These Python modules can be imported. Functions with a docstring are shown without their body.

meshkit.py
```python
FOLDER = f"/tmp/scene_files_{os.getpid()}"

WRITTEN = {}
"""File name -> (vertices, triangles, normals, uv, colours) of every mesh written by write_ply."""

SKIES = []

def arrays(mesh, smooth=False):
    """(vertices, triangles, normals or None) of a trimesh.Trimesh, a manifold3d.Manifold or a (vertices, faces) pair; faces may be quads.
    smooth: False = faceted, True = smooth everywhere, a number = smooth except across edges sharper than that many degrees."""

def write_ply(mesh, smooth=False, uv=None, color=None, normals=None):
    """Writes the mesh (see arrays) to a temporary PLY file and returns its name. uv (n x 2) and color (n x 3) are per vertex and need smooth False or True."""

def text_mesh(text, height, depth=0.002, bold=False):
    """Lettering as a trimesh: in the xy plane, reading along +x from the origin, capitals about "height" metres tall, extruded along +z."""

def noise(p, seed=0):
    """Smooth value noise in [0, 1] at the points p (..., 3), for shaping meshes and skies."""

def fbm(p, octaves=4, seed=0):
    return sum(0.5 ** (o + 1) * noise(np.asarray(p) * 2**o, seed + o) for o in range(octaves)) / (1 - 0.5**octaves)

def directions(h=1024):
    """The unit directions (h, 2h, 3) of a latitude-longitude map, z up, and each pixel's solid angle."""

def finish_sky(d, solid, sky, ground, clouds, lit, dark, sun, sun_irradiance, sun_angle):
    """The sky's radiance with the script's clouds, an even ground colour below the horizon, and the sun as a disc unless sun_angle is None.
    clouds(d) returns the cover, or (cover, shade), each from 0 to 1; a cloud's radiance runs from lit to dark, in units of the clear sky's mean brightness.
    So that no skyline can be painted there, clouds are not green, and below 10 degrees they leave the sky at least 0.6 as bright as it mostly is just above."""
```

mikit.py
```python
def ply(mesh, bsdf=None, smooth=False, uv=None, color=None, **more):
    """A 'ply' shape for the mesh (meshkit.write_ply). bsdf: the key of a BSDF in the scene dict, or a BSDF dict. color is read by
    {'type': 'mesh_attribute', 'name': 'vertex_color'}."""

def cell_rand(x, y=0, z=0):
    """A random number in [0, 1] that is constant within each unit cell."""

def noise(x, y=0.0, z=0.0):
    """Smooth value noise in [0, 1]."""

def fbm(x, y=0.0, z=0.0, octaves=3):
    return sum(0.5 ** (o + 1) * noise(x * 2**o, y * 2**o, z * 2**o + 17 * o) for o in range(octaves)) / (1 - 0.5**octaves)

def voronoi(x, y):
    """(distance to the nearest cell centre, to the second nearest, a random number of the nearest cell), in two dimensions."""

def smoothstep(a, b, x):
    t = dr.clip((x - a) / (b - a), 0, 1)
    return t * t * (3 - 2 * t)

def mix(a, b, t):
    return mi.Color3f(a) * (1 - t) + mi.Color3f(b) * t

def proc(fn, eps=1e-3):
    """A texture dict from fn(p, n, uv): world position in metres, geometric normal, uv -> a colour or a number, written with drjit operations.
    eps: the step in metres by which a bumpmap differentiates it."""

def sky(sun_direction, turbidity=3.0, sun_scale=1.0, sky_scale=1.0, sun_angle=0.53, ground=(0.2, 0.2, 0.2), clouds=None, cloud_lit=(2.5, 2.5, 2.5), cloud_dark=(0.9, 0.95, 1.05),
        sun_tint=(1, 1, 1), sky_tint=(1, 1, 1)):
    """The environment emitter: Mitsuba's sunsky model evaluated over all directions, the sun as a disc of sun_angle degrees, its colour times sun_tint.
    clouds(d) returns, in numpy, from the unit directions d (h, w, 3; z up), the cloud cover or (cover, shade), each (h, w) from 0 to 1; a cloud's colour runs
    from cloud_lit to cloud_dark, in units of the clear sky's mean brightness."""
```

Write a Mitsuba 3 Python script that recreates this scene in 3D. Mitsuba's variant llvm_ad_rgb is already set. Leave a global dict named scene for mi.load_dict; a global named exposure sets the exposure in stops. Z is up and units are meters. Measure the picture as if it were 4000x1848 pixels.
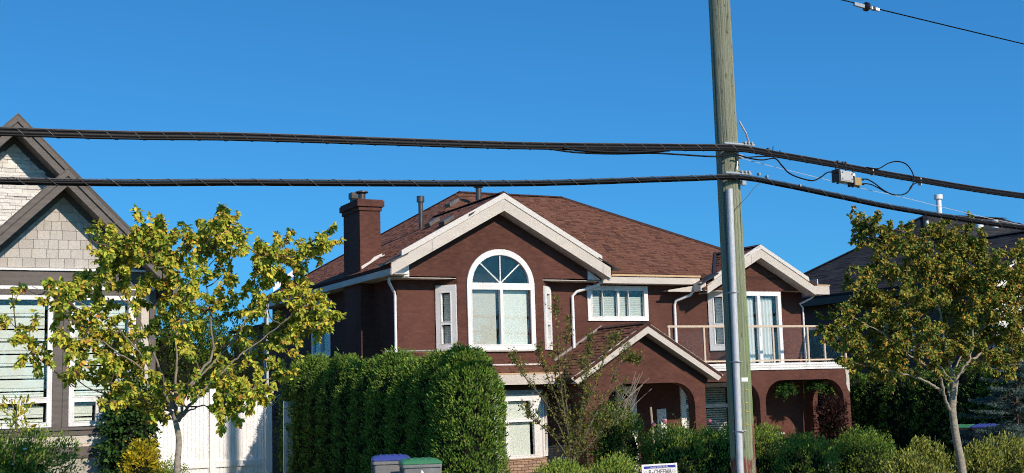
import math, numpy as np, trimesh, shapely, mitsuba as mi, mikit, meshkit
from shapely.geometry import Polygon, box as sbox
from mikit import proc, noise, fbm, smoothstep, mix, cell_rand
import drjit as dr

# ------------------------------------------------------------------ camera, sky, exposure
# x runs along the street (to the right), y away from the camera into the lots, z up; metres
T = mi.ScalarTransform4f
TH, AL, PS = math.radians(7.12), math.radians(1.66), math.radians(27.0)
fwd = np.array([math.sin(PS) * math.cos(TH), math.cos(PS) * math.cos(TH), math.sin(TH)])
rgt = np.array([math.cos(PS), -math.sin(PS), 0.0]); upv = np.cross(rgt, fwd)
upv = math.cos(AL) * upv + math.sin(AL) * rgt
EYE = np.array([0, 0, 1.95])
scene = {'type': 'scene'}
labels = {}
scene['camera'] = {'type': 'perspective', 'fov': 44.41, 'fov_axis': 'x', 'near_clip': 0.1, 'far_clip': 3000.0,
                   'to_world': T().look_at(origin=EYE.tolist(), target=(EYE + fwd).tolist(), up=upv.tolist())}
SUN_EL, SUN_U, SUN_V = math.radians(29.8), 0.21, -0.978
scene['daylight'] = mikit.sky([SUN_U * math.cos(SUN_EL), SUN_V * math.cos(SUN_EL), math.sin(SUN_EL)], turbidity=3,
                              sky_scale=1.18, sky_tint=(0.22, 0.75, 1.22), sun_tint=(0.95, 1.02, 1.27), ground=(0.10, 0.10, 0.09))
exposure = 1.7
rng = np.random.default_rng(7)

# ------------------------------------------------------------------ materials
def rgb(c): return {'type': 'rgb', 'value': [float(x) for x in c]}
def two(b): return {'type': 'twosided', 'bsdf': b}
def prin(c, r=0.6, spec=0.4, metal=0.0, **k):
    return {'type': 'principled', 'base_color': c if isinstance(c, dict) else rgb(c), 'roughness': r, 'specular': spec, 'metallic': metal, **k}
def bump(b, fn, eps=2e-3): return {'type': 'bumpmap', 'arbitrary': proc(fn, eps), 'scale': 1.0, 'bsdf': b}
def mat(key, b): scene[key] = two(b); return key

def stucco_tex(p, n, uv):
    a = fbm(p.x * 1.1, p.y * 1.1, p.z * 0.7, 4); b = noise(p.x * 23, p.y * 23, p.z * 23)
    streak = fbm(p.x * 3.0, p.y * 3.0, p.z * 0.35, 3)
    c = mix((0.074, 0.031, 0.023), (0.148, 0.062, 0.046), dr.clip(a * 0.9 + b * 0.35 - 0.1, 0, 1))
    return c * (0.66 + 0.34 * streak + 0.34 * noise(p.x * 8, p.y * 8, p.z * 13))
def stucco_bump(p, n, uv): return 0.022 * fbm(p.x * 17 + 6 * noise(p.x * 4, p.y * 4, p.z * 4), p.y * 17, p.z * 26, 4)
mat('stucco_brown', bump(prin(proc(stucco_tex), 0.85, 0.25), stucco_bump))
def cream_tex(p, n, uv):
    a = fbm(p.x * 2.3, p.y * 2.3, p.z * 5.0, 3); joint = smoothstep(0.012, 0.0, dr.abs(p.x * 0.42 - dr.round(p.x * 0.42)))
    return mix((0.52, 0.47, 0.405), (0.64, 0.585, 0.515), a) * (1 - 0.35 * joint * smoothstep(0.45, 0.55, noise(p.x * 2, p.z * 2)))
mat('cream_paint', prin(proc(cream_tex), 0.55, 0.35))
mat('white_vinyl', prin(proc(lambda p, n, uv: mix((0.71, 0.70, 0.67), (0.83, 0.83, 0.81), smoothstep(0.2, 0.6, fbm(p.x * 5, p.y * 5, p.z * 1.3, 4)))), 0.4, 0.45))
mat('white_paint', prin(proc(lambda p, n, uv: mix((0.79, 0.79, 0.77), (0.88, 0.88, 0.88), smoothstep(0.15, 0.6, fbm(p.x * 6, p.y * 6, p.z * 1.5, 4)))), 0.5, 0.4))
mat('cream_light', prin((0.66, 0.63, 0.58), 0.5, 0.35)); mat('rail_beige', prin((0.62, 0.50, 0.37), 0.5, 0.35))
mat('raw_wood', prin((0.60, 0.42, 0.24), 0.7, 0.2))
mat('soffit', prin((0.50, 0.46, 0.41), 0.6, 0.3))
mat('flashing', prin((0.30, 0.29, 0.28), 0.45, 0.5, 0.3))
mat('flashing_white', prin((0.66, 0.64, 0.61), 0.5, 0.4))
mat('dark_metal', prin((0.05, 0.045, 0.042), 0.45, 0.5, 0.4))
def vent_tex(p, n, uv): return mix((0.06, 0.052, 0.047), (0.15, 0.13, 0.115), fbm(p.x * 9, p.y * 9, p.z * 6, 3))
mat('vent_metal', prin(proc(vent_tex), 0.4, 0.5, 0.5))
mat('dark_room', prin((0.02, 0.02, 0.022), 0.9, 0.1))  # near-black colour holds the darkness of the unlit rooms
for i, c in enumerate([(0.158, 0.073, 0.048), (0.140, 0.064, 0.043), (0.096, 0.046, 0.034), (0.172, 0.081, 0.053)]):
    mat('shingle_%d' % i, prin(c, 0.9, 0.15))
mat('shingle_mixed', prin({'type': 'mesh_attribute', 'name': 'vertex_color'}, 0.9, 0.15))
mat('roof_deck_brown', prin((0.07, 0.035, 0.028), 0.9, 0.15))
mat('roof_deck_dark', prin((0.030, 0.031, 0.034), 0.9, 0.15))
mat('cap_brown', prin((0.06, 0.034, 0.028), 0.85, 0.2))
def siding_tex(p, n, uv): return mix((0.47, 0.44, 0.40), (0.56, 0.53, 0.485), fbm(p.x * 30, p.y * 3, p.z * 3, 3))
mat('siding_grey', prin(proc(siding_tex), 0.7, 0.25))
mat('siding_grey_b', prin((0.55, 0.515, 0.47), 0.7, 0.25))
mat('siding_grey_c', prin((0.46, 0.43, 0.395), 0.7, 0.25))
def stone_tex(p, n, uv): return mix((0.72, 0.70, 0.65), (0.88, 0.86, 0.82), fbm(p.x * 8, p.y * 8, p.z * 14, 3))
for i, s in enumerate((1.0, 0.92, 0.84)):
    mat('ledgestone_%d' % i, bump(prin(proc(lambda p, n, uv, s=s: stone_tex(p, n, uv) * s), 0.85, 0.2), lambda p, n, uv: 0.012 * fbm(p.x * 14, p.y * 14, p.z * 22, 3)))
mat('mortar', prin((0.36, 0.34, 0.31), 0.9, 0.1))
def trim_tex(p, n, uv): return mix((0.105, 0.090, 0.080), (0.165, 0.145, 0.130), fbm(p.x * 3, p.y * 3, p.z * 18, 3))
mat('trim_brown', prin(proc(trim_tex), 0.65, 0.3))
mat('cream_siding', prin((0.62, 0.56, 0.48), 0.6, 0.3))
mat('beige_panel', prin((0.44, 0.405, 0.34), 0.8, 0.2))
for i, c in enumerate([(0.40, 0.27, 0.19), (0.46, 0.32, 0.22), (0.33, 0.22, 0.155)]):
    mat('brick_%d' % i, prin(c, 0.85, 0.2))
mat('blind_pale', prin((0.61, 0.68, 0.60), 0.55, 0.3)); mat('blind_screen_dimmed', prin((0.45, 0.48, 0.41), 0.55, 0.3))  # the darker copy has the dimming of an insect screen in its colour
mat('blind_white', prin((0.66, 0.68, 0.63), 0.5, 0.3))
mat('curtain_cloth', prin((0.58, 0.64, 0.62), 0.9, 0.1))
scene['clear_glass'] = {'type': 'thindielectric', 'int_ior': 1.5}; scene['rail_glass'] = {'type': 'thindielectric', 'int_ior': 1.22}
scene['coated_glass'] = {'type': 'thindielectric', 'int_ior': 1.5}
def galv_tex(p, n, uv): return mix((0.42, 0.44, 0.46), (0.66, 0.68, 0.70), fbm(p.x * 30, p.y * 30, p.z * 9, 4))
mat('galvanised', prin(proc(galv_tex), 0.5, 0.5, 0.1))
mat('siding_shade', prin((0.085, 0.078, 0.070), 0.7, 0.2))  # side wall of the right house: its shade is put into this colour
def pole_tex(p, n, uv):
    a = dr.atan2(p.y - 14.6, p.x - 11.0)
    grain = fbm(a * 26, p.z * 0.7, 0.0, 4); blot = fbm(a * 3, p.z * 1.6, 7.0, 4)
    c = mix((0.15, 0.165, 0.115), (0.35, 0.365, 0.265), dr.clip(grain * 1.1 + blot * 0.5 - 0.3, 0, 1))
    green = smoothstep(0.25, 0.75, fbm(a * 2, p.z * 0.55, 3.0, 3)) * smoothstep(6.0, 2.0, p.z)
    c = mix(c, c * mi.Color3f(0.86, 1.04, 0.72), green)
    crack = noise(a * 9 + 0.6 * noise(p.z * 0.8, 3.0), p.z * 0.16, 11.0)
    c = c * (1 - 0.72 * smoothstep(0.035, 0.0, dr.abs(crack - 0.5)))
    knot = noise(a * 5, p.z * 4.5, 21.0)
    c = c * (1 - 0.55 * smoothstep(0.86, 0.95, knot))
    red = smoothstep(0.02, -0.02, p.z - 0.90 - 0.10 * noise(a * 14, p.z * 5, 2.0) - 0.50 * smoothstep(-1.30, -1.10, a) * smoothstep(-0.35, -0.60, a))
    red = red * smoothstep(0.20, 0.46, fbm(a * 11, p.z * 9, 5.0, 3))
    return mix(c, mi.Color3f(0.20, 0.055, 0.045), dr.clip(red, 0, 1))
def pole_bump(p, n, uv):
    a = dr.atan2(p.y - 14.6, p.x - 11.0)
    return 0.010 * fbm(a * 24, p.z * 0.9, 0.0, 3)
mat('pole_wood', bump(prin(proc(pole_tex), 0.85, 0.2), pole_bump))
mat('cable_black', prin((0.007, 0.007, 0.008), 0.5, 0.2))
mat('cable_grey', prin((0.11, 0.11, 0.115), 0.5, 0.4, 0.2))
mat('steel', prin((0.45, 0.45, 0.45), 0.4, 0.5, 0.6))
mat('pale_wire', prin((0.50, 0.52, 0.54), 0.5, 0.4))
mat('box_grey', prin((0.50, 0.50, 0.49), 0.5, 0.4, 0.2))
mat('box_tan', prin((0.42, 0.31, 0.14), 0.5, 0.4, 0.2))
mat('black_plastic', prin((0.018, 0.018, 0.018), 0.5, 0.4))
mat('insulator_brown', prin((0.020, 0.014, 0.012), 0.15, 0.6))
def bin_tex(p, n, uv): return mix((0.16, 0.165, 0.168), (0.27, 0.275, 0.28), fbm(p.x * 7, p.y * 7, p.z * 7, 4))
mat('bin_grey', prin(proc(bin_tex), 0.6, 0.3))
mat('bin_black', prin((0.045, 0.045, 0.045), 0.55, 0.35))
mat('lid_blue', prin((0.050, 0.075, 0.30), 0.4, 0.45))
mat('lid_green', prin((0.055, 0.22, 0.105), 0.4, 0.45))
mat('lid_black', prin((0.03, 0.03, 0.032), 0.45, 0.45))
mat('print_white', prin((0.78, 0.78, 0.78), 0.6, 0.3))
mat('print_blue', prin((0.03, 0.05, 0.30), 0.5, 0.3))
mat('print_grey', prin((0.16, 0.15, 0.155), 0.6, 0.3))
mat('print_pale', prin((0.45, 0.45, 0.47), 0.6, 0.3))
mat('digit_brown', prin((0.09, 0.05, 0.03), 0.5, 0.4))
def bark_tex(p, n, uv): return mix((0.20, 0.17, 0.13), (0.44, 0.39, 0.31), dr.clip(fbm(p.x * 22, p.y * 22, p.z * 34, 3) * 1.3 - 0.15, 0, 1))
mat('bark_pale', bump(prin(proc(bark_tex), 0.85, 0.2), lambda p, n, uv: 0.006 * fbm(p.x * 30, p.y * 30, p.z * 55, 3)))
mat('bark_pale_shaded', prin(proc(lambda p, n, uv: mix((0.15, 0.125, 0.095), (0.33, 0.285, 0.225), fbm(p.x * 25, p.y * 25, p.z * 12, 3))), 0.9, 0.15))  # darker copy of the pale bark: crown shade put into the limb colour
mat('bark_brown', prin(proc(lambda p, n, uv: mix((0.09, 0.07, 0.052), (0.20, 0.16, 0.125), fbm(p.x * 25, p.y * 25, p.z * 12, 3))), 0.9, 0.15))
VC = {'type': 'mesh_attribute', 'name': 'vertex_color'}
scene['leaf'] = {'type': 'principledthin', 'base_color': VC, 'roughness': 0.5, 'diff_trans': 0.5, 'eta': 1.33}
scene['needle'] = {'type': 'principledthin', 'base_color': VC, 'roughness': 0.7, 'diff_trans': 0.2, 'eta': 1.2}
mat('inner_dark', prin((0.012, 0.016, 0.009), 0.95, 0.05))  # for solid cores added inside the foliage to block light and see-through
def grass_tex(p, n, uv):
    a = fbm(p.x * 0.35, p.y * 0.35, 0.0, 3); b = noise(p.x * 19, p.y * 19)
    return mix((0.045, 0.075, 0.02), (0.20, 0.155, 0.08), dr.clip(a * 1.1 - 0.25 + b * 0.3, 0, 1))
mat('lawn_green', prin(proc(grass_tex), 0.95, 0.1))
mat('asphalt', prin(proc(lambda p, n, uv: mix((0.04, 0.04, 0.042), (0.07, 0.07, 0.07), fbm(p.x * 12, p.y * 12, 0.0, 3))), 0.9, 0.2))
mat('concrete', prin(proc(lambda p, n, uv: mix((0.28, 0.275, 0.26), (0.38, 0.37, 0.35), fbm(p.x * 5, p.y * 5, p.z * 5, 3))), 0.9, 0.2))
mat('line_yellow', prin((0.60, 0.42, 0.05), 0.7, 0.3))
mat('rock', bump(prin(proc(lambda p, n, uv: mix((0.18, 0.17, 0.16), (0.40, 0.38, 0.35), fbm(p.x * 8, p.y * 8, p.z * 8, 4))), 0.9, 0.2), lambda p, n, uv: 0.02 * fbm(p.x * 11, p.y * 11, p.z * 11, 3)))
mat('flower_pink', prin((0.62, 0.20, 0.22), 0.7, 0.2))
mat('stake_wood', prin((0.42, 0.33, 0.24), 0.8, 0.2))

# ------------------------------------------------------------------ mesh helpers
USED = {}
def uniq(key):
    n = USED[key] = USED.get(key, -1) + 1
    return key if n == 0 else '%s_%03d' % (key, n)
def thing(name, label, category, group=None, kind=None):
    k = uniq(name); labels[k] = {'label': label, 'category': category}
    if group: labels[k]['group'] = group
    if kind: labels[k] = {'label': label, 'kind': kind, **({'category': category} if kind == 'stuff' else {})}
    return k
def part(parent, name, mesh, m, smooth=False, color=None, label=None, kind=None):
    k = uniq(parent + '__' + name)
    scene[k] = mikit.ply(mesh, m, smooth=smooth, color=color)
    d = {}
    if label: d['label'] = label
    if kind: d['kind'] = kind
    if d: labels[k] = d
    return k
def whole(key, mesh, m, smooth=False, color=None): scene[key] = mikit.ply(mesh, m, smooth=smooth, color=color); return key
def cat(ms): return trimesh.util.concatenate(list(ms))
def mk(v, f): return trimesh.Trimesh(np.asarray(v, float), np.asarray(f, int), process=False)
BF = np.array([[0, 2, 1], [0, 3, 2], [4, 5, 6], [4, 6, 7], [0, 1, 5], [0, 5, 4], [1, 2, 6], [1, 6, 5], [2, 3, 7], [2, 7, 6], [3, 0, 4], [3, 4, 7]])
def hexa(b, t): return mk(np.vstack([b, t]), BF)          # four bottom, four top corners, counter-clockwise from above
def bx(x0, x1, y0, y1, z0, z1):
    b = np.array([[x0, y0, z0], [x1, y0, z0], [x1, y1, z0], [x0, y1, z0]], float); return hexa(b, b + [0, 0, z1 - z0])
def ext(poly, th, o=(0, 0, 0), ex=(1, 0, 0), ez=(0, 1, 0), ey=(0, 0, 1)):
    """shapely polygon (x along ex, y along ey) extruded th along ez"""
    out = []
    for g in getattr(poly, 'geoms', [poly]):
        if g.is_empty or g.area < 1e-7: continue
        m = trimesh.creation.extrude_polygon(g, th, engine='earcut')
        B = np.array([ex, ey, ez], float); v = np.asarray(m.vertices) @ B + np.asarray(o, float)
        f = m.faces[:, ::-1] if np.linalg.det(B) < 0 else m.faces
        out.append(mk(v, f))
    return cat(out)
def front(poly, v, th=0.15): return ext(poly if hasattr(poly, 'area') else Polygon(poly), th, (0, v, 0))
def side(poly, u, th=0.15): return ext(poly if hasattr(poly, 'area') else Polygon(poly), th, (u, 0, 0), (0, 1, 0), (1, 0, 0))
def slab(pts, th=0.08):
    p = np.array(pts, float); n = len(p); q = p - [0, 0, th]; f = []
    nz = sum(p[i][0] * p[(i + 1) % n][1] - p[(i + 1) % n][0] * p[i][1] for i in range(n))
    for i in range(1, n - 1): f += [[0, i, i + 1], [n, n + i + 1, n + i]]
    for i in range(n): j = (i + 1) % n; f += [[i, n + i, n + j], [i, n + j, j]]
    f = np.array(f)
    return mk(np.vstack([p, q]), f if nz > 0 else f[:, ::-1])
def tube(P, r, sides=8, caps=True):
    P = np.asarray(P, float); n = len(P); r = np.broadcast_to(r, (n,))
    t = np.gradient(P, axis=0); t /= np.linalg.norm(t, axis=1, keepdims=True) + 1e-12
    a = np.cross(t, [0, 0, 1.0]); bad = np.linalg.norm(a, axis=1) < 0.15
    a[bad] = np.cross(t[bad], [1.0, 0.2, 0]); a /= np.linalg.norm(a, axis=1, keepdims=True)
    for i in range(1, n):                                   # keep the frame from twisting
        a[i] = a[i - 1] - t[i] * (a[i - 1] @ t[i]); a[i] /= np.linalg.norm(a[i]) + 1e-12
    b = np.cross(t, a); g = np.arange(sides) * 2 * np.pi / sides
    V = (P[:, None] + r[:, None, None] * (np.cos(g)[None, :, None] * a[:, None] + np.sin(g)[None, :, None] * b[:, None])).reshape(-1, 3)
    i, j = np.meshgrid(np.arange(n - 1), np.arange(sides), indexing='ij')
    q = np.stack([i * sides + j, i * sides + (j + 1) % sides, (i + 1) * sides + (j + 1) % sides, (i + 1) * sides + j], -1).reshape(-1, 4)
    F = [q[:, [0, 1, 2]], q[:, [0, 2, 3]]]
    if caps:
        V = np.vstack([V, P[:1], P[-1:]]); k = np.arange(sides)
        F += [np.stack([k * 0 + n * sides, (k + 1) % sides, k], 1), np.stack([k * 0 + n * sides + 1, (n - 1) * sides + k, (n - 1) * sides + (k + 1) % sides], 1)]
    return mk(V, np.vstack(F))
def spline(P, n=8):
    P = np.asarray(P, float); Q = np.vstack([2 * P[0] - P[1], P, 2 * P[-1] - P[-2]]); out = []
    for i in range(1, len(Q) - 2):
        for t in np.linspace(0, 1, n, endpoint=False):
            a, b, c, d = Q[i - 1:i + 3]
            out.append(0.5 * (2 * b + (c - a) * t + (2 * a - 5 * b + 4 * c - d) * t * t + (3 * b - a - 3 * c + d) * t ** 3))
    return np.array(out + [P[-1]])
def cyl(x, y, z0, z1, r0, r1=None, sides=20): return tube([(x, y, z0), (x, y, z1)], [r0, r0 if r1 is None else r1], sides)
def lathe(x, y, prof, sides=24): return tube([(x, y, z) for r, z in prof], [r for r, z in prof], sides)
def prof_lathe(x, y, prof, sides=24):
    g = np.arange(sides) * 2 * np.pi / sides; V = np.array([[x + r * math.cos(a), y + r * math.sin(a), z] for r, z in prof for a in g]); n = len(prof)
    i, j = np.meshgrid(np.arange(n - 1), np.arange(sides), indexing='ij')
    q = np.stack([i * sides + j, i * sides + (j + 1) % sides, (i + 1) * sides + (j + 1) % sides, (i + 1) * sides + j], -1).reshape(-1, 4)
    return mk(V, np.vstack([q[:, [0, 1, 2]], q[:, [0, 2, 3]]]))
def text_on(s, h, o, ex=(1, 0, 0), ez=(0, -1, 0), depth=0.006, bold=False, sx=1.0):
    m = meshkit.text_mesh(s, h, depth, bold); v = np.asarray(m.vertices) * [sx, 1, 1]; B = np.array([ex, (0, 0, 1), ez], float)
    return mk(v @ B + np.asarray(o, float), m.faces[:, ::-1] if np.linalg.det(B) < 0 else m.faces)

def shingles(pts, exposure_=0.143, wid=(0.10, 0.28), lift=0.020, seed=1):
    """laid on the convex roof face pts (first edge = the eave); returns list of (mesh, tone, centre)"""
    r = np.random.default_rng(seed); p = np.array(pts, float)
    n = np.cross(p[1] - p[0], p[2] - p[1]); n /= np.linalg.norm(n); n = n if n[2] > 0 else -n
    e1 = np.cross([0, 0, 1.0], n); e1 /= np.linalg.norm(e1); e2 = np.cross(n, e1)
    e1, e2 = (e1, e2) if e2[2] > 0 else (-e1, -e2)
    q = np.stack([(p - p[0]) @ e1, (p - p[0]) @ e2], 1); poly = Polygon(q); out = []; x0, y0, x1, y1 = poly.bounds
    pp = shapely.prepared.prep(poly.buffer(-0.02)); y = y0
    while y < y1:
        x = x0 - r.uniform(0, 0.4)
        while x < x1:
            w = r.uniform(*wid)
            if pp.contains(shapely.Point(x + w / 2, y + exposure_ / 2)):
                l = lift * r.choice([0.5, 0.8, 1.0, 1.5]); g = 0.003; d = r.uniform(-0.004, 0.004)
                c = [(x + g, y + d, 0.002), (x + w - g, y + d, 0.002), (x + w - g, y + exposure_ + 0.02, 0.002), (x + g, y + exposure_ + 0.02, 0.002)]
                h = [l, l, 0.006, 0.006]
                C = np.array([p[0] + a * e1 + b * e2 + cc * n for a, b, cc in c]); D = C + np.array(h)[:, None] * n
                out.append((hexa(C, D) if np.dot(np.cross(C[1] - C[0], C[2] - C[1]), n) > 0 else hexa(C[::-1], D[::-1]), int(r.choice([0, 0, 0, 1, 1, 2, 3])), C.mean(0)))
            x += w
        y += exposure_
    return out
TONES = np.array([(0.158, 0.073, 0.048), (0.140, 0.064, 0.043), (0.096, 0.046, 0.034), (0.172, 0.081, 0.053)])
def lay(parent, tabs, first, tones=TONES, mats='shingle_%d', single=300, rest='shingle_field'):
    tabs = sorted(tabs, key=lambda t: np.linalg.norm(t[2] - first))
    for m, c, _ in tabs[:single]: part(parent, 'shingle', m, mats % c)
    if tabs[single:]:
        ms = tabs[single:]; col = np.repeat(np.array([tones[c] for _, c, _ in ms]), 8, 0)
        part(parent, rest, cat(m for m, _, _ in ms), 'shingle_mixed', color=col, kind='stuff')

# ---- windows in a local frame: o + x*ex + z*up, ez points into the house
class Fr:
    def __init__(s, o, ex, ez): s.o, s.ex, s.ez = np.array(o, float), np.array(ex, float), np.array(ez, float)
    def e(s, poly, d, th): return ext(poly if hasattr(poly, 'area') else Polygon(poly), th, s.o + s.ez * d, s.ex, s.ez)
    def b(s, x0, x1, z0, z1, d, th): return s.e(sbox(x0, z0, x1, z1), d, th)
FV = lambda v: Fr((0, v, 0), (1, 0, 0), (0, 1, 0))
def wingfr(a, b):
    a, b = np.array(a, float), np.array(b, float); ex = (b - a) / np.linalg.norm(b - a)
    return Fr((a[0], a[1], 0), (ex[0], ex[1], 0), (-ex[1], ex[0], 0)), np.linalg.norm(b - a)
def window(parent, fr, outer, glass, proud=0.03, glass_mat='clear_glass', blind=None, slat=None, m='white_vinyl', back=0.35, name='window', blind_d=0.09, screened=False):
    """outer: polygon; glass: list of boxes (x0,z0,x1,z1). blind: 'sheet' or 'slats'; slat: pitch"""
    w = uniq(parent + '__' + name); P = outer if hasattr(outer, 'area') else sbox(*outer); holes = shapely.union_all([sbox(*g) for g in glass])
    scene[w + '__frame'] = mikit.ply(fr.e(P.difference(holes), -proud, proud + 0.05), m)
    inner = P.buffer(-0.035, join_style=2)
    bead = shapely.union_all([sbox(*g).buffer(0.022, join_style=2) for g in glass]).difference(holes)
    scene[w + '__bead'] = mikit.ply(fr.e(bead, -proud - 0.010, 0.012), m)
    for g in glass:
        part(w, 'pane', fr.e(sbox(*g), 0.012, 0.001), glass_mat) if False else part(w, 'pane', quad(fr, g, 0.014), glass_mat)
    x0, z0, x1, z1 = P.bounds
    scene[w + '__dark_backing'] = mikit.ply(cat([fr.b(x0 + .01, x1 - .01, z0 + .01, z1 - .01, back, 0.02)]), 'dark_room')  # flat dark panel standing in for the unlit room behind the glass
    if blind == 'slats':
        for g in glass:
            z = g[3] - (slat[4] if len(slat) > 4 else 0.03)
            while z > g[1] + 0.01:
                s0 = fr.o + fr.ex * (g[0] + 0.012) + fr.ez * blind_d; L = g[2] - g[0] - 0.024; h = slat[0]; tilt = slat[1]
                c = [s0 + np.array([0, 0, z]), s0 + fr.ex * L + np.array([0, 0, z]), s0 + fr.ex * L + fr.ez * tilt + np.array([0, 0, z - h]), s0 + fr.ez * tilt + np.array([0, 0, z - h])]
                part(w, 'slat', mk(c, [[0, 1, 2], [0, 2, 3]]), 'blind_white' if slat[2] else 'blind_pale')
                z -= slat[3]
    elif blind == 'sheet':
        for g in glass:                                     # finely pleated closed blind, joined: its slats are too fine to pick apart
            vs, fs = [], []; n = int((g[3] - g[1]) / 0.025); left = 0.02; right = 0.05 if g is glass[-1] else 0.06
            for i in range(n):
                z = g[3] - 0.012 - i * 0.025; s0 = fr.o + fr.ez * blind_d
                k = len(vs); vs += [s0 + fr.ex * (g[0] + left) + [0, 0, z], s0 + fr.ex * (g[2] - right) + [0, 0, z], s0 + fr.ex * (g[2] - right) - fr.ez * 0.006 + [0, 0, z - 0.0235], s0 + fr.ex * (g[0] + left) - fr.ez * 0.006 + [0, 0, z - 0.0235]]
                fs += [[k, k + 1, k + 2], [k, k + 2, k + 3]]
            part(w, 'blind', mk(vs, fs), 'blind_screen_dimmed' if screened and g is glass[0] else 'blind_pale', kind='stuff')
    return w
def quad(fr, g, d):
    p = lambda x, z: fr.o + fr.ex * x + fr.ez * d + np.array([0, 0, z])
    return mk([p(g[0], g[1]), p(g[2], g[1]), p(g[2], g[3]), p(g[0], g[3])], [[0, 1, 2], [0, 2, 3]])

# ------------------------------------------------------------------ the setting
def ground_z(y): return -0.35 * np.clip((np.asarray(y, float) - 17.0) / 8.0, 0, 1)
xs = np.concatenate([[-900, -300, -100], np.arange(-40, 81, 4.0), [120, 300, 900]]); ys = np.concatenate([[-300, -60], np.arange(13.4, 30, 0.8), [34, 50, 100, 300, 900]])
ys = np.concatenate([[-300, -60, -8, 0, 1.6], ys[2:]])
X, Y = np.meshgrid(xs, ys); Zg = ground_z(Y); Zg[(Y < 13.0)] = -0.13
Vg = np.stack([X, Y, Zg], -1).reshape(-1, 3); nx, ny = len(xs), len(ys)
ii, jj = np.meshgrid(np.arange(nx - 1), np.arange(ny - 1)); k0 = (jj * nx + ii).ravel()
scene['ground'] = mikit.ply(mk(Vg, np.vstack([np.stack([k0, k0 + 1, k0 + nx + 1], 1), np.stack([k0, k0 + nx + 1, k0 + nx], 1)])), 'lawn_green', smooth=True)
labels['ground'] = {'label': 'lawn and planting ground of the front yards', 'kind': 'structure'}
scene['road'] = mikit.ply(bx(-300, 300, 2.0, 13.1, -0.20, -0.120), 'asphalt'); labels['road'] = {'label': 'asphalt street in front of the houses', 'kind': 'structure'}
scene['kerb'] = mikit.ply(bx(-300, 300, 13.1, 13.28, -0.25, 0.02), 'concrete'); labels['kerb'] = {'label': 'concrete kerb along the street', 'kind': 'structure'}
scene['pavement'] = mikit.ply(bx(-300, 300, 13.28, 14.2, -0.2, 0.016), 'concrete'); labels['pavement'] = {'label': 'concrete pavement along the kerb', 'kind': 'structure'}
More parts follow.
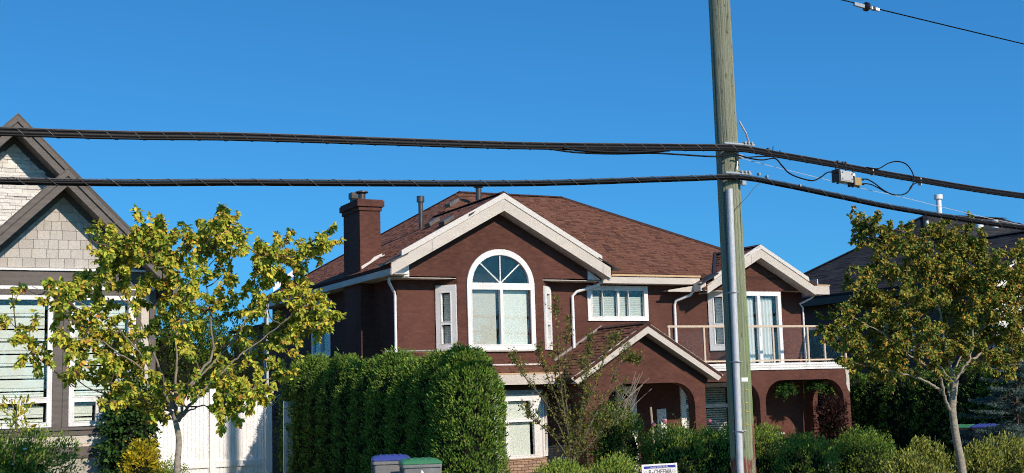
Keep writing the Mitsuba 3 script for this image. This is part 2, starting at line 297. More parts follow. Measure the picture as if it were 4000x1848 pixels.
scene['road_marking'] = mikit.ply(bx(-300, 300, 7.45, 7.57, -0.118, -0.116), 'line_yellow'); labels['road_marking'] = {'label': 'yellow centre line of the street', 'kind': 'structure'}
G = -0.35

# ------------------------------------------------------------------ brown stucco house
H = thing('brown_house', 'brown stucco two-storey house with cream gables, arched window and brown shingle roof', 'house')
def wall(poly, v, th=0.15, label=None): return part(H, 'wall', front(poly, v, th), 'stucco_brown', label=label)
# side wall with its window
sw = sbox(28.45, G, 39.2, 4.86).difference(sbox(33.55, 3.20, 35.0, 4.66))
part(H, 'wall', side(sw, 11.30), 'stucco_brown', label='side wall in deep shade under the eave')
window(H, Fr((11.30, 0, 0), (0, 1, 0), (1, 0, 0)), (33.45, 3.12, 35.1, 4.74), [(33.6, 3.26, 34.2, 4.6), (34.3, 3.26, 34.95, 4.6)], glass_mat='rail_glass')
wall(sbox(11.30, 2.4, 12.32, 4.86), 28.45)
wl, L1 = wingfr((12.32, 28.45), (12.72, 28.0))
part(H, 'wall', wl.e(sbox(0, 2.4, L1, 4.84).difference(sbox(.14, 3.15, .45, 4.48)), 0, 0.12), 'stucco_brown')
window(H, wl, (.02, 3.02, .575, 4.64), [(.175, 3.20, .42, 3.66), (.175, 3.74, .42, 4.45)], proud=0.04, blind='slats', slat=(0.037, 0.010, 0, 0.042))
bay = Polygon([(12.72, 2.45), (15.10, 2.45), (15.10, 4.83), (16.78, 4.83), (16.78, 4.98), (13.87, 6.73), (10.98, 5.02), (10.98, 4.83), (12.72, 4.83)])
arch = [(13.90 + 0.94 * math.cos(a), 4.62 + 0.92 * math.sin(a)) for a in np.linspace(0, math.pi, 33)]
awin = Polygon([(12.97, 3.02), (14.84, 3.02)] + arch)
wall(bay.difference(Polygon([(13.1, 3.12), (14.7, 3.12), (14.7, 4.6), (13.1, 4.6)])).difference(Polygon([(13.90 + .8 * math.cos(a), 4.66 + .76 * math.sin(a)) for a in np.linspace(0, math.pi, 33)])), 28.0, label='gable wall around the arched window')
w = window(H, FV(28.0), awin.difference(Polygon([(13.90 + .785 * math.cos(a), 4.69 + .70 * math.sin(a)) for a in np.linspace(0, math.pi, 33)])),
           [(13.09, 3.16, 13.86, 4.52), (13.94, 3.16, 14.72, 4.52)], proud=0.05, blind='sheet', name='arched_window', blind_d=0.10, screened=True)
labels[w + '__frame'] = {'label': 'white arched frame of the big gable window'}
fan = [(13.90 + .80 * math.cos(a), 4.685 + .72 * math.sin(a)) for a in np.linspace(0, math.pi, 25)]
cx, cz = 13.90, 4.685
for a0, a1 in ((0, 45), (45, 90), (90, 135), (135, 180)):
    pts = [(cx, cz)] + [(cx + .79 * math.cos(math.radians(a)), cz + .71 * math.sin(math.radians(a))) for a in np.linspace(a0, a1, 9)]
    part(w, 'fan_pane', mk([(x, 28.012, z) for x, z in pts], [[0, i + 1, i] for i in range(1, 9)]), 'coated_glass')
for a in (45, 90, 135):
    d = np.array([math.cos(math.radians(a)), math.sin(math.radians(a))]); s = np.array([-d[1], d[0]]) * 0.014; e = d * (0.80 if a == 90 else 0.765); e = e * [1, .9]
    part(w, 'glazing_bar', front(Polygon([(cx - s[0], cz - s[1]), (cx + e[0] - s[0], cz + e[1] - s[1]), (cx + e[0] + s[0], cz + e[1] + s[1]), (cx + s[0], cz + s[1])]), 27.985, 0.02), 'white_vinyl')
part(w, 'sill', bx(13.0, 14.80, 27.93, 28.0, 2.985, 3.015), 'cream_paint')
part(w, 'dark_backing', bx(12.6, 15.2, 28.62, 28.64, 2.9, 5.6), 'dark_room')
wr, L2 = wingfr((15.10, 28.0), (15.55, 28.45))
part(H, 'wall', wr.e(sbox(0, 2.4, L2, 4.84).difference(sbox(.14, 3.15, .5, 4.48)), 0, 0.12), 'stucco_brown')
window(H, wr, (.04, 3.02, .61, 4.64), [(.19, 3.20, .46, 3.66), (.19, 3.74, .46, 4.45)], proud=0.04, blind='slats', slat=(0.037, 0.010, 0, 0.042))
wall(sbox(15.55, 2.0, 20.50, 4.86).difference(sbox(16.74, 3.86, 18.44, 4.62)), 28.45, label='upper wall with the wide sliding window')
window(H, FV(28.45), (16.65, 3.77, 18.53, 4.705), [(16.79, 3.90, 17.10, 4.58), (17.118, 3.90, 17.56, 4.58), (17.62, 3.90, 17.905, 4.58), (17.923, 3.90, 18.40, 4.58)], blind='slats', slat=(0.042, 0.016, 0, 0.048, .16), name='sliding_window', proud=0.04)
# right bay with the balcony door
w2, L3 = wingfr((20.50, 28.45), (20.90, 28.0))
part(H, 'wall', w2.e(sbox(0, 2.4, L3, 4.62).difference(sbox(.14, 3.1, .45, 4.4)), 0, 0.12), 'stucco_brown')
window(H, w2, (.02, 2.95, .575, 4.58), [(.175, 3.12, .42, 3.62), (.175, 3.70, .42, 4.42)], proud=0.04, blind='slats', slat=(0.037, 0.010, 0, 0.042))
g2 = Polygon([(20.90, 2.4), (22.71, 2.4), (22.71, 4.60), (23.62, 4.60), (21.76, 5.70), (19.9, 4.62), (19.9, 4.60), (20.90, 4.60)])
wall(g2.difference(sbox(21.2, 2.5, 22.58, 4.47)), 28.0, label='right gable wall above the balcony door')
d = window(H, FV(28.0), (21.12, 2.47, 22.66, 4.56), [(21.24, 2.58, 21.83, 4.44), (21.93, 2.58, 22.54, 4.44)], name='balcony_door', proud=0.04, blind_d=0.1)
for x0, x1 in ((21.36, 21.80), (21.95, 22.46)):             # curtains with folds
    n = 46; xx = np.linspace(x0, x1, n); dd = 28.13 + 0.022 * np.sin(np.linspace(0, 9 * math.pi, n)) + 0.008 * np.sin(np.linspace(0, 31, n))
    V = np.vstack([np.stack([xx, dd, np.full(n, 4.40) - 0.02 * np.abs(np.sin(np.linspace(0, 9.4, n)))], 1), np.stack([xx, dd, np.full(n, 2.60)], 1)])
    part(d, 'curtain', mk(V, [[i, i + 1, n + i + 1] for i in range(n - 1)] + [[i, n + i + 1, n + i] for i in range(n - 1)]), 'curtain_cloth', smooth=True)
part(d, 'handle', bx(21.86, 21.90, 27.93, 27.97, 3.35, 3.60), 'white_vinyl')
w3, L4 = wingfr((22.71, 28.0), (23.07, 28.45))
part(H, 'wall', w3.b(0, L4, 2.4, 4.62, 0, 0.12), 'stucco_brown')
wall(sbox(23.07, 2.4, 23.83, 4.86), 28.45)
part(H, 'wall', side(sbox(28.62, G, 39.2, 4.86), 23.68), 'stucco_brown')
part(H, 'wall', front(sbox(11.45, G, 23.68, 4.86), 39.05), 'stucco_brown')
part(H, 'floor', bx(11.46, 23.66, 28.62, 39.0, 2.28, 2.44), 'dark_room')
# soffits, returns, fascias of the first gable
part(H, 'soffit', slab([(11.0, 28.02, 4.80), (12.72, 28.02, 4.80), (12.72, 28.6, 4.80), (11.0, 28.6, 4.80)], .02), 'soffit')
part(H, 'soffit', slab([(15.1, 28.02, 4.80), (16.9, 28.02, 4.80), (16.9, 28.6, 4.80), (15.1, 28.6, 4.80)], .02), 'soffit')
part(H, 'return_panel', front([(10.97, 4.815), (11.44, 4.815), (11.44, 5.26), (10.97, 4.97)], 27.97, 0.03), 'white_paint')
part(H, 'return_panel', front([(16.43, 4.815), (16.80, 4.815), (16.43, 5.05)], 27.97, 0.03), 'white_paint')
def rake(apex, zt, zb, end, s, v, trim_to, both=True, th=0.04, trim=0.14, cut=0.2):
    """the two boards of a gable; zt, zb: top and bottom at the apex; end: half span; s: slope"""
    for sg in (-1, 1):
        e = end; x = lambda t: apex + sg * t; hb = zt - trim
        P = [(x(0), zb), (x(e), zb - s * e), (x(e), hb - s * e - 0.02), (x(0), hb)]
        part(H, 'rake_board', front(P, v, th), 'cream_paint')
        if trim_to: part(H, 'rake_trim', front([(x(0), hb), (x(trim_to), hb - s * trim_to), (x(trim_to), zt - s * trim_to), (x(0), zt)], v - 0.025, th + 0.04), 'cream_light')
        part(H, 'soffit', slab([(x(0.0), v + th, zb + .035), (x(e), v + th, zb - s * e + .035), (x(e), v + 0.42, zb - s * e + .035), (x(0.0), v + 0.42, zb + .035)], .03), 'soffit')
rake(13.87, 6.906, 6.463, 3.03, 0.545, 27.60, 2.77)
part(H, 'eave_fascia', side([(27.645, 4.82), (39.2, 4.82), (39.2, 5.04), (27.645, 5.04)], 10.825, 0.035), 'cream_paint', label='shaded side eave board running back to the rear')
part(H, 'soffit', slab([(10.86, 27.64, 4.85), (11.3, 27.64, 4.85), (11.3, 39.2, 4.85), (10.86, 39.2, 4.85)], .02), 'soffit')
part(H, 'eave_fascia', bx(16.86, 19.96, 28.0, 28.035, 4.735, 4.925), 'cream_paint')
part(H, 'wood_strip', bx(16.80, 19.98, 27.985, 28.04, 4.927, 4.975), 'raw_wood', label='bare wood strip along the top of the eave board')
part(H, 'soffit', bx(16.86, 20.5, 28.036, 28.45, 4.74, 4.76), 'soffit')
part(H, 'fascia_return', ext(Polygon([(18.9, 4.53), (19.90, 4.53), (19.90, 4.72), (18.9, 4.57)]), 0.03, (0, 27.985, 0)), 'cream_paint')
part(H, 'fascia_return', bx(19.72, 19.90, 27.645, 27.98, 4.53, 4.76), 'cream_paint')
part(H, 'soffit', bx(19.0, 20.9, 28.02, 28.45, 4.56, 4.58), 'soffit')
rake(21.758, 5.828, 5.465, 1.85, 0.545, 27.60, 1.63, trim=0.11)
part(H, 'fascia_return', bx(23.60, 24.12, 27.60, 28.05, 4.473, 4.71), 'cream_paint')
part(H, 'wood_strip', bx(23.68, 24.14, 27.585, 28.05, 4.712, 4.745), 'raw_wood')
part(H, 'soffit', bx(22.71, 23.9, 28.06, 28.45, 4.60, 4.62), 'soffit')
part(H, 'eave_fascia', side([(28.06, 4.62), (39.2, 4.62), (39.2, 4.95), (28.06, 4.95)], 24.085, 0.035), 'cream_paint')
# roof
RF = H + '__roof'
Cv = (13.87, 32.0, 6.90); RL = (15.79, 34.46, 8.075); RR = (19.35, 34.46, 8.075)
leftp = [(10.82, 39.2, 5.05), (10.82, 27.62, 5.05), (13.87, 27.62, 6.91), Cv, RL]
frontp = [(16.95, 27.99, 4.985), (23.7, 27.99, 4.985), RR, RL, Cv]
scene[RF] = mikit.ply(cat([slab(leftp), slab(frontp), slab([(23.7, 27.99, 4.985), (24.1, 39.2, 5.05), RR]), slab([(24.1, 39.2, 5.05), (10.82, 39.2, 5.05), RL, RR]),
    slab([(13.87, 27.62, 6.91), (16.95, 27.62, 4.99), (16.95, 27.99, 4.985), Cv])]), 'roof_deck_brown')
lay(RF, shingles(frontp, seed=3), np.array([18.5, 28, 5.0]))
lay(RF, shingles(leftp, seed=4, wid=(0.14, 0.34), lift=.012), np.array([12.5, 28, 5.0]), single=0)
def caps(P0, P1, n, parent, w=0.13, m='cap_brown'):
    P0, P1 = np.array(P0, float), np.array(P1, float); d = (P1 - P0) / n; h = np.cross(d, [0, 0, 1.0]); h /= np.linalg.norm(h); ms = []
    for i in range(n):
        a, b = P0 + d * i, P0 + d * (i + 1.12); dz = np.array([0, 0, 0.055]); k = np.array([0, 0, 0.022]); lo = np.array([0, 0, -0.045])
        ms.append(mk([a - h * w + lo, a + k, a + h * w + lo, b - h * w + lo + dz * .2, b + k * .6 + dz * .2, b + h * w + lo + dz * .2], [[0, 1, 4], [0, 4, 3], [1, 2, 5], [1, 5, 4], [0, 2, 1]]))
    return part(parent, 'ridge_cap', cat(ms), m, kind='stuff')
caps(np.add(RL, (0, 0, .03)), np.add(RR, (0, 0, .03)), 16, RF)
caps((23.7, 27.99, 5.02), np.add(RR, (0, 0, .03)), 38, RF); caps((10.82, 39.2, 5.08), np.add(RL, (0, 0, .03)), 34, RF); caps((13.87, 27.62, 6.94), np.add(Cv, (0, 0, .03)), 18, RF)
g2l = [(19.78, 28.0, 4.58), (19.78, 27.62, 4.58), (21.758, 27.62, 5.79), (21.758, 29.68, 5.79), (20.44, 28.0, 4.985)]
part(RF, 'gable_slope', cat([slab(g2l), slab([(23.95, 27.62, 4.62), (24.1, 28.3, 4.74), (21.758, 29.68, 5.79), (21.758, 27.62, 5.79)])]), 'roof_deck_brown')
for mm, c, _ in shingles([g2l[1], g2l[2], g2l[3], g2l[4], g2l[0]], seed=6): part(RF + '__gable_slope', 'shingle', mm, 'shingle_%d' % c) if False else None
part(RF, 'gable_shingle_field', (lambda s: cat(m for m, _, _ in s))(shingles(g2l, seed=6)), 'shingle_1', kind='stuff')
caps((21.758, 27.62, 5.82), (21.758, 29.68, 5.82), 9, RF)
part(RF, 'valley_flashing', tube([(20.42, 27.98, 5.02), (21.758, 29.70, 5.83)], 0.05, 6), 'dark_metal')
part(RF, 'eave_tear', slab([(10.70, 27.60, 5.08), (11.27, 27.56, 5.35), (11.22, 27.95, 5.36), (10.78, 28.3, 5.11)], .03), 'dark_metal', label='curled dark underlayment at the lower left gable corner')
part(RF, 'eave_tear', slab([(16.53, 27.56, 5.36), (17.18, 27.60, 5.05), (17.08, 28.1, 5.09), (16.58, 28.0, 5.38)], .03), 'dark_metal')
part(RF, 'eave_tear', slab([(19.70, 27.56, 4.72), (20.26, 27.54, 5.02), (20.26, 28.0, 5.02), (19.75, 28.1, 4.74)], .03), 'dark_metal')
# roof vents
for (x, y) in ((12.75, 28.6), (13.05, 30.2), (14.4, 31.9)):
    z = 5.05 + 0.61 * (x - 10.82); b = np.array([(x - .14, y - .17, z - .085 + .03), (x + .14, y - .17, z + .085 + .03), (x + .14, y + .17, z + .085 + .03), (x - .14, y + .17, z - .085 + .03)])
    part(RF, 'box_vent', hexa(b, b + [-.03, 0, 0.095]), 'vent_metal')
def pipe_vent(parent, x, y, z0, z1, r, m, name='vent_pipe', cap=True):
    k = part(parent, name, cyl(x, y, z0, z1 - .14, r * .72), m, smooth=40)
    if cap: part(k, 'cap', cyl(x, y, z1 - .16, z1, r * 1.15), m, smooth=40)
    return k
pipe_vent(RF, 13.05, 31.0, 6.2, 7.31, 0.09, 'vent_metal'); pipe_vent(RF, 15.75, 33.0, 7.2, 8.16, 0.12, 'vent_metal')
# chimney
ch = part(H, 'chimney', bx(10.94, 11.50, 30.0, 31.24, G, 6.70), 'stucco_brown')
for a, z0, z1 in ((.035, 6.70, 6.80), (.085, 6.803, 6.95), (.06, 6.953, 6.985)): part(ch, 'cap_course', bx(10.94 - a, 11.50 + a, 30.0 - a, 31.24 + a, z0, z1), 'stucco_brown')
part(ch, 'flue', cyl(11.17, 30.45, 6.98, 7.20, .095), 'vent_metal', smooth=40); part(ch, 'flue_cap', prof_lathe(11.17, 30.45, [(.0, 7.30), (.16, 7.26), (.17, 7.23), (.10, 7.20), (0, 7.2)]), 'vent_metal', smooth=40)
part(ch, 'flue', bx(11.06, 11.26, 30.85, 31.05, 6.98, 7.14), 'dark_metal'); part(ch, 'flue_cap', bx(11.03, 11.29, 30.82, 31.08, 7.14, 7.30), 'dark_metal')
part(ch, 'flashing', cat([slab([(11.50, 29.97, 5.52), (11.60, 29.97, 5.58), (11.60, 31.3, 5.58), (11.50, 31.3, 5.52)], .02), front([(10.96, 5.18), (11.52, 5.54), (11.52, 5.60), (11.3, 5.50), (11.2, 5.40), (10.96, 5.26)], 29.965, .03)]), 'flashing_white', label='peeling white flashing at the foot of the chimney')
# rear wing, seen past the left tree
part(H, 'rear_wall', side(sbox(39.2, G, 44, 4.35).difference(sbox(41.0, 3.45, 42.2, 4.05)), 11.30), 'stucco_brown', label='shaded rear side wall with a small window')
window(H, Fr((11.30, 0, 0), (0, 1, 0), (1, 0, 0)), (40.95, 3.4, 42.25, 4.1), [(41.05, 3.5, 41.6, 4.02), (41.65, 3.5, 42.15, 4.02)], name='rear_window')
part(H, 'downspout', tube([(11.25, 39.9, 4.8), (11.25, 39.9, .2)], .04, 8), 'white_paint', smooth=50)
part(H, 'rear_roof', slab([(11.1, 39.2, 4.40), (18, 39.2, 4.8), (18, 44, 4.8), (11.1, 44, 4.40)], .1), 'roof_deck_brown')
part(H, 'rear_rake', front([(11.35, 5.40), (12.3, 6.10), (12.3, 6.32), (11.35, 5.62)], 39.26, .04), 'white_paint')
# pent roofs between the storeys
pl = [(10.9, 27.35, 2.60), (12.62, 27.35, 2.60), (12.62, 28.46, 3.03), (10.9, 28.46, 3.03)]
pf = [(12.62, 27.12, 2.43), (15.75, 27.12, 2.43), (15.75, 28.02, 2.64), (12.62, 28.02, 2.64)]
pr = part(H, 'pent_roof', slab(pl), 'roof_deck_brown'); pr2 = part(H, 'pent_roof', slab(pf), 'roof_deck_brown')
for k, q, s in ((pr, pl, 8), (pr2, pf, 9)):
    for mm, c, _ in shingles(q, seed=s): part(k, 'shingle', mm, 'shingle_%d' % c)
part(pr, 'flashing', bx(10.95, 12.33, 28.40, 28.46, 3.03, 3.06), 'flashing'); part(pr2, 'flashing', bx(12.64, 15.1, 27.95, 28.0, 2.64, 2.675), 'flashing_white')
nf = part(H, 'number_fascia', bx(12.62, 15.78, 27.09, 27.12, 2.15, 2.395), 'cream_paint', label='cream board carrying the house number')
part(H, 'wood_strip', bx(12.6, 15.80, 27.08, 27.125, 2.397, 2.432), 'raw_wood')
part(H, 'soffit', bx(11.3, 15.78, 27.12, 28.02, 2.155, 2.175), 'soffit')
for i, ch_ in enumerate('16136'): part(nf, 'digit', text_on(ch_, 0.15, (14.73 + i * .187, 27.09, 2.195), depth=.014, sx=0.8, bold=True), 'digit_brown')
# lower storey front
wall(sbox(11.30, G, 15.95, 2.15).difference(sbox(13.2, .4, 14.75, 2.0)), 28.02)
wall(sbox(12.6, .36, 14.72, 2.15).difference(sbox(13.1, .40, 14.62, 1.86)), 27.60)
window(H, FV(27.6), (13.0, .37, 14.71, 1.93), [(13.2, .45, 13.72, 1.25), (13.80, .45, 14.50, 1.25), (13.2, 1.33, 13.72, 1.76), (13.80, 1.33, 14.41, 1.76)], blind='sheet', name='lower_window', proud=.04)
w4, L5 = wingfr((14.72, 27.6), (15.12, 28.02))
part(H, 'wall', w4.b(0, L5, .36, 2.15, 0.012, 0.1), 'stucco_brown')
window(H, w4, (.06, .38, .50, 1.83), [(.17, .5, .40, 1.1), (.17, 1.2, .40, 1.7)], name='lower_window', proud=.03, blind='sheet', back=.2)
part(H, 'lintel', bx(12.9, 14.74, 27.50, 27.6, 1.93, 2.02), 'flashing')
bw = part(H, 'brick_base', cat([bx(12.6, 14.73, 27.62, 27.9, G, .345), bx(14.9, 15.6, 27.96, 28.0, G, .59)]), 'mortar')
def bricks(parent, x0, x1, z0, z1, v, r=np.random.default_rng(5)):
    z, k = z0, 0
    while z < z1 - .03:
        x = x0 - (k % 2) * .10
        while x < x1:
            a, b = max(x, x0), min(x + .195, x1)
            if b - a > .04: part(parent, 'brick', bx(a, b, v - r.uniform(.0, .006), v + .05, z, z + .058), 'brick_%d' % r.integers(3))
            x += .208
        z += .07; k += 1
bricks(bw, 13.6, 14.75, .02, .35, 27.575); bricks(bw, 14.93, 15.58, .02, .58, 27.945)
part(bw, 'cap', bx(12.6, 14.76, 27.54, 27.6, .345, .366), 'brick_1'); part(bw, 'cap', bx(14.92, 15.6, 27.92, 28.02, .59, .615), 'brick_1')
# back wall of the porch and the arcade with door and window
wall(sbox(15.95, G, 23.68, 2.35).difference(sbox(17.0, -.05, 17.9, 2.0)).difference(sbox(19.6, .4, 21.05, 1.98)), 28.45)
dr_ = part(H, 'front_door', front(sbox(16.86, -.15, 18.03, 2.04).difference(sbox(17.10, 1.45, 17.42, 1.93)).difference(sbox(17.62, .5, 17.86, 1.85)), 28.40, .06), 'white_paint', label='white front door, its lower half in sun')
for g in ((17.10, 1.45, 17.42, 1.93), (17.62, .5, 17.86, 1.85)): part(dr_, 'pane', quad(FV(28.43), g, 0), 'clear_glass'); part(dr_, 'dark_backing', bx(g[0] - .02, g[2] + .02, 28.55, 28.56, g[1] - .02, g[3] + .02), 'dark_room')
for z0, z1 in ((.05, .55), (.68, 1.25)): part(dr_, 'panel', front(sbox(16.98, z0, 17.52, z1), 28.385, .02), 'white_paint')
part(dr_, 'handle', bx(17.53, 17.56, 28.33, 28.38, .85, 1.0), 'steel')
part(H, 'sidelight', front(sbox(18.68, .2, 18.96, 1.42), 28.42, .05), 'white_paint')
window(H, FV(28.45), (19.44, .28, 21.20, 2.07), [(19.60, .42, 19.95, 1.40), (20.05, .42, 21.05, 1.40), (19.60, 1.50, 19.95, 1.95), (20.05, 1.50, 21.05, 1.95)], name='porch_window', blind='slats', slat=(.045, .03, 0, .062), proud=.04)
bl = part(H, 'brick_ledge', bx(21.3, 22.75, 28.32, 28.44, G, .60), 'mortar'); bricks(bl, 21.3, 22.75, .25, .58, 28.30); part(bl, 'cap', bx(21.28, 22.78, 28.26, 28.44, .60, .64), 'cream_paint')
# porch
def archhole(x0, x1, zt, zs, rx, z0=-2.0, lc=True, rc=True):
    q = [(x0, z0), (x1, z0), (x1, zs if rc else zt)]
    if rc: q += [(x1 - rx + rx * math.cos(a), zs + (zt - zs) * math.sin(a)) for a in np.linspace(0, math.pi / 2, 12)]
    if lc: q += [(x0 + rx - rx * math.sin(a), zs + (zt - zs) * math.cos(a)) for a in np.linspace(0, math.pi / 2, 12)]
    else: q += [(x0, zt)]
    return Polygon(q)
ph = archhole(15.97, 18.56, 2.10, 1.54, 0.60)
wall(sbox(15.35, G, 18.89, 2.375).difference(ph), 26.50, .30, label='porch front with a wide rounded opening')
wall([(15.20, 2.375), (18.92, 2.375), (18.92, 2.40), (17.05, 3.42), (15.20, 2.40)], 26.525, .2)
part(H, 'wall', side(sbox(26.8, G, 28.45, 2.3).difference(archhole(27.1, 28.2, 2.0, 1.5, .5)), 15.36, .25), 'stucco_brown')
part(H, 'soffit', bx(15.6, 18.8, 26.8, 28.45, 2.33, 2.35), 'soffit')
for sg in (-1, 1):
    x = lambda t: 17.05 + sg * t
    part(H, 'rake_board', front([(x(0), 3.33), (x(2.05), 2.12), (x(2.22), 2.26), (x(0), 3.60)], 26.20, .04), 'cream_paint', label='cream board of the porch gable')
    part(H, 'soffit', slab([(x(0), 26.24, 3.37), (x(2.05), 26.24, 2.16), (x(2.05), 26.52, 2.16), (x(0), 26.52, 3.37)], .03), 'soffit')
pg = [(14.90, 28.44, 2.28), (14.90, 26.19, 2.28), (17.05, 26.19, 3.585), (17.05, 28.44, 3.585)]
pk = part(H, 'porch_roof', cat([slab(pg), slab([(17.05, 26.19, 3.585), (19.22, 26.19, 2.28), (19.22, 28.44, 2.28), (17.05, 28.44, 3.585)])]), 'roof_deck_brown')
for mm, c, _ in shingles(pg, seed=12): part(pk, 'shingle', mm, 'shingle_%d' % c)
caps((17.05, 26.17, 3.60), (17.05, 28.44, 3.60), 10, pk)
part(pk, 'flashing', front([(15.6, 2.72), (17.05, 3.60), (17.05, 3.66), (15.6, 2.79)], 28.42, .03), 'flashing')
part(H, 'porch_floor', bx(15.4, 23.6, 26.6, 28.45, G, -.15), 'concrete')
# balcony over the arcade
a1 = archhole(19.1, 20.84, 2.09, 1.53, .58, lc=False); a2 = archhole(21.03, 23.70, 2.09, 1.53, .58)
wall(sbox(18.9, G, 23.92, 2.355).difference(a1).difference(a2), 26.80, .18, label='arcade wall of rounded arches under the balcony')
part(H, 'wall', side(sbox(26.98, G, 28.45, 2.355).difference(archhole(27.12, 28.12, 2.05, 1.5, .5)), 23.72, .18), 'stucco_brown')
part(H, 'corner_patch', front([(23.79, 2.33), (23.925, 2.34), (23.925, 1.72), (23.86, 1.78), (23.80, 1.95), (23.83, 2.1)], 26.79, .012), 'cream_paint', label='bare cream patch at the outer arcade corner')
part(H, 'balcony_floor', bx(18.0, 23.92, 26.82, 28.45, 2.36, 2.50), 'concrete')
part(H, 'soffit', bx(18.9, 23.7, 26.98, 28.45, 2.20, 2.22), 'soffit')
for z0, z1, pv in ((2.37, 2.425, .0), (2.43, 2.49, .015), (2.495, 2.55, .03)): part(H, 'balcony_fascia', bx(18.1, 23.96, 26.76 - pv, 26.82, z0, z1), 'white_vinyl')
rl = H + '__railing'
scene[rl] = mikit.ply(cat([bx(18.05, 23.93, 26.82, 26.88, 3.50, 3.555), bx(23.87, 23.93, 26.88, 28.45, 3.50, 3.555)]), 'rail_beige')
part(rl, 'bottom_rail', cat([bx(18.05, 23.93, 26.83, 26.87, 2.60, 2.64), bx(23.88, 23.92, 26.88, 28.45, 2.60, 2.64)]), 'rail_beige')
for x in (18.10, 19.18, 20.30, 21.42, 22.60, 23.90): part(rl, 'post', bx(x - .025, x + .025, 26.825, 26.875, 2.55, 3.50), 'rail_beige')
for y in (27.7, 28.40): part(rl, 'post', bx(23.875, 23.925, y - .025, y + .025, 2.50, 3.50), 'rail_beige')
xs_ = (18.10, 19.18, 20.30, 21.42, 22.60, 23.90)
for a, b in zip(xs_, xs_[1:]): part(rl, 'glass_panel', quad(FV(26.85), (a + .03, 2.65, b - .03, 3.49), 0), 'rail_glass')
# downspouts
def spout(P, m='white_paint', r=.035): part(H, 'downspout', tube(P, r, 8), m, smooth=50)
spout([(10.95, 28.02, 4.80), (10.95, 28.06, 4.68), (11.20, 28.36, 4.46), (11.235, 28.40, 4.36), (11.235, 28.40, 2.95)])
spout([(16.88, 28.10, 4.79), (16.86, 28.16, 4.70), (16.30, 28.36, 4.53), (16.18, 28.39, 4.42), (16.18, 28.39, 2.66)], r=.04)
spout([(19.75, 28.05, 4.56), (19.70, 28.1, 4.46), (19.40, 28.36, 4.32), (19.36, 28.39, 4.20), (19.36, 28.39, 2.5)], r=.04)
spout([(23.90, 28.0, 4.47), (23.86, 28.1, 4.40), (23.66, 28.36, 4.26), (23.79, 28.40, 4.15), (23.79, 28.40, 2.5)], r=.03)
part(H, 'wall_light_bracket', bx(18.62, 18.70, 28.38, 28.45, 3.02, 3.12), 'dark_metal')

# ------------------------------------------------------------------ grey house on the left
L = thing('grey_house', 'grey and white house with steep stone and shingle-sided gables', 'house')
holes = shapely.union_all([sbox(.7, 1.64, 2.90, 3.96), sbox(3.36, 1.64, 4.36, 3.96)])
part(L, 'wall', front(Polygon([(-4, G), (4.86, G), (4.86, 4.55), (3.13, 6.10), (1.2, 4.55), (-4, 4.55)]).difference(holes), 25.03), 'cream_siding')
part(L, 'wall', side(sbox(25.2, G, 38, 4.5), 4.70), 'cream_siding'); part(L, 'wall', front(sbox(-4, G, 4.70, 4.5), 38), 'cream_siding'); part(L, 'wall', side(sbox(25.2, G, 38, 4.5), -4), 'cream_siding')
tri = Polygon([(-.3, 4.55), (4.86, 4.55), (3.13, 6.12), (1.4, 4.62), (-.3, 4.55)])
tri = Polygon([(1.35, 4.55), (4.86, 4.55), (3.13, 6.14)])
r_ = np.random.default_rng(21); z = 4.56; row = 0
pt = shapely.prepared.prep(tri.buffer(.03))
while z < 6.2:
    x = 1.2 - r_.uniform(0, .2)
    while x < 5.0:
        w_ = r_.choice([.14, .18, .22, .26]); q = sbox(x + .004, z, x + w_ - .004, z + .172).intersection(tri)
        if q.area > .003: part(L, 'shingle', ext(q, .022, (0, 25.0 - r_.uniform(0, .005), 0)), ['siding_grey', 'siding_grey', 'siding_grey_b', 'siding_grey_c'][r_.integers(4)])
        x += w_
    z += .178; row += 1
# stone veneer on the tall gable behind
sv = part(L, 'stone_gable', front([(-2.6, 4.0), (5.0, 4.0), (5.0, 4.4), (2.29, 7.05), (-2.6, 2.2 + 0)], 25.62, .2), 'mortar')
z = 4.45; stri = Polygon([(-.4, 4.4), (4.9, 4.4), (2.29, 7.06)]); hid = Polygon([(1.75, 4.2), (4.9, 4.2), (3.13, 6.3)])
hid = Polygon([(1.3, 4.3), (5.0, 4.3), (3.13, 6.1)]); vis = stri.intersection(sbox(1.2, 4.4, 3.6, 7.2)).difference(hid)
while z < 7.05:
    h_ = r_.choice([.055, .075, .095]); x = 1.1 - r_.uniform(0, .3)
    while x < 3.7:
        w_ = r_.uniform(.14, .50); q = sbox(x + .004, z + .004, x + w_ - .004, z + h_ - .003).intersection(vis)
        if q.area > .002: part(sv, 'stone', ext(q, .05, (0, 25.62 - r_.uniform(.008, .045), 0)), 'ledgestone_%d' % r_.integers(3))
        x += w_
    z += h_
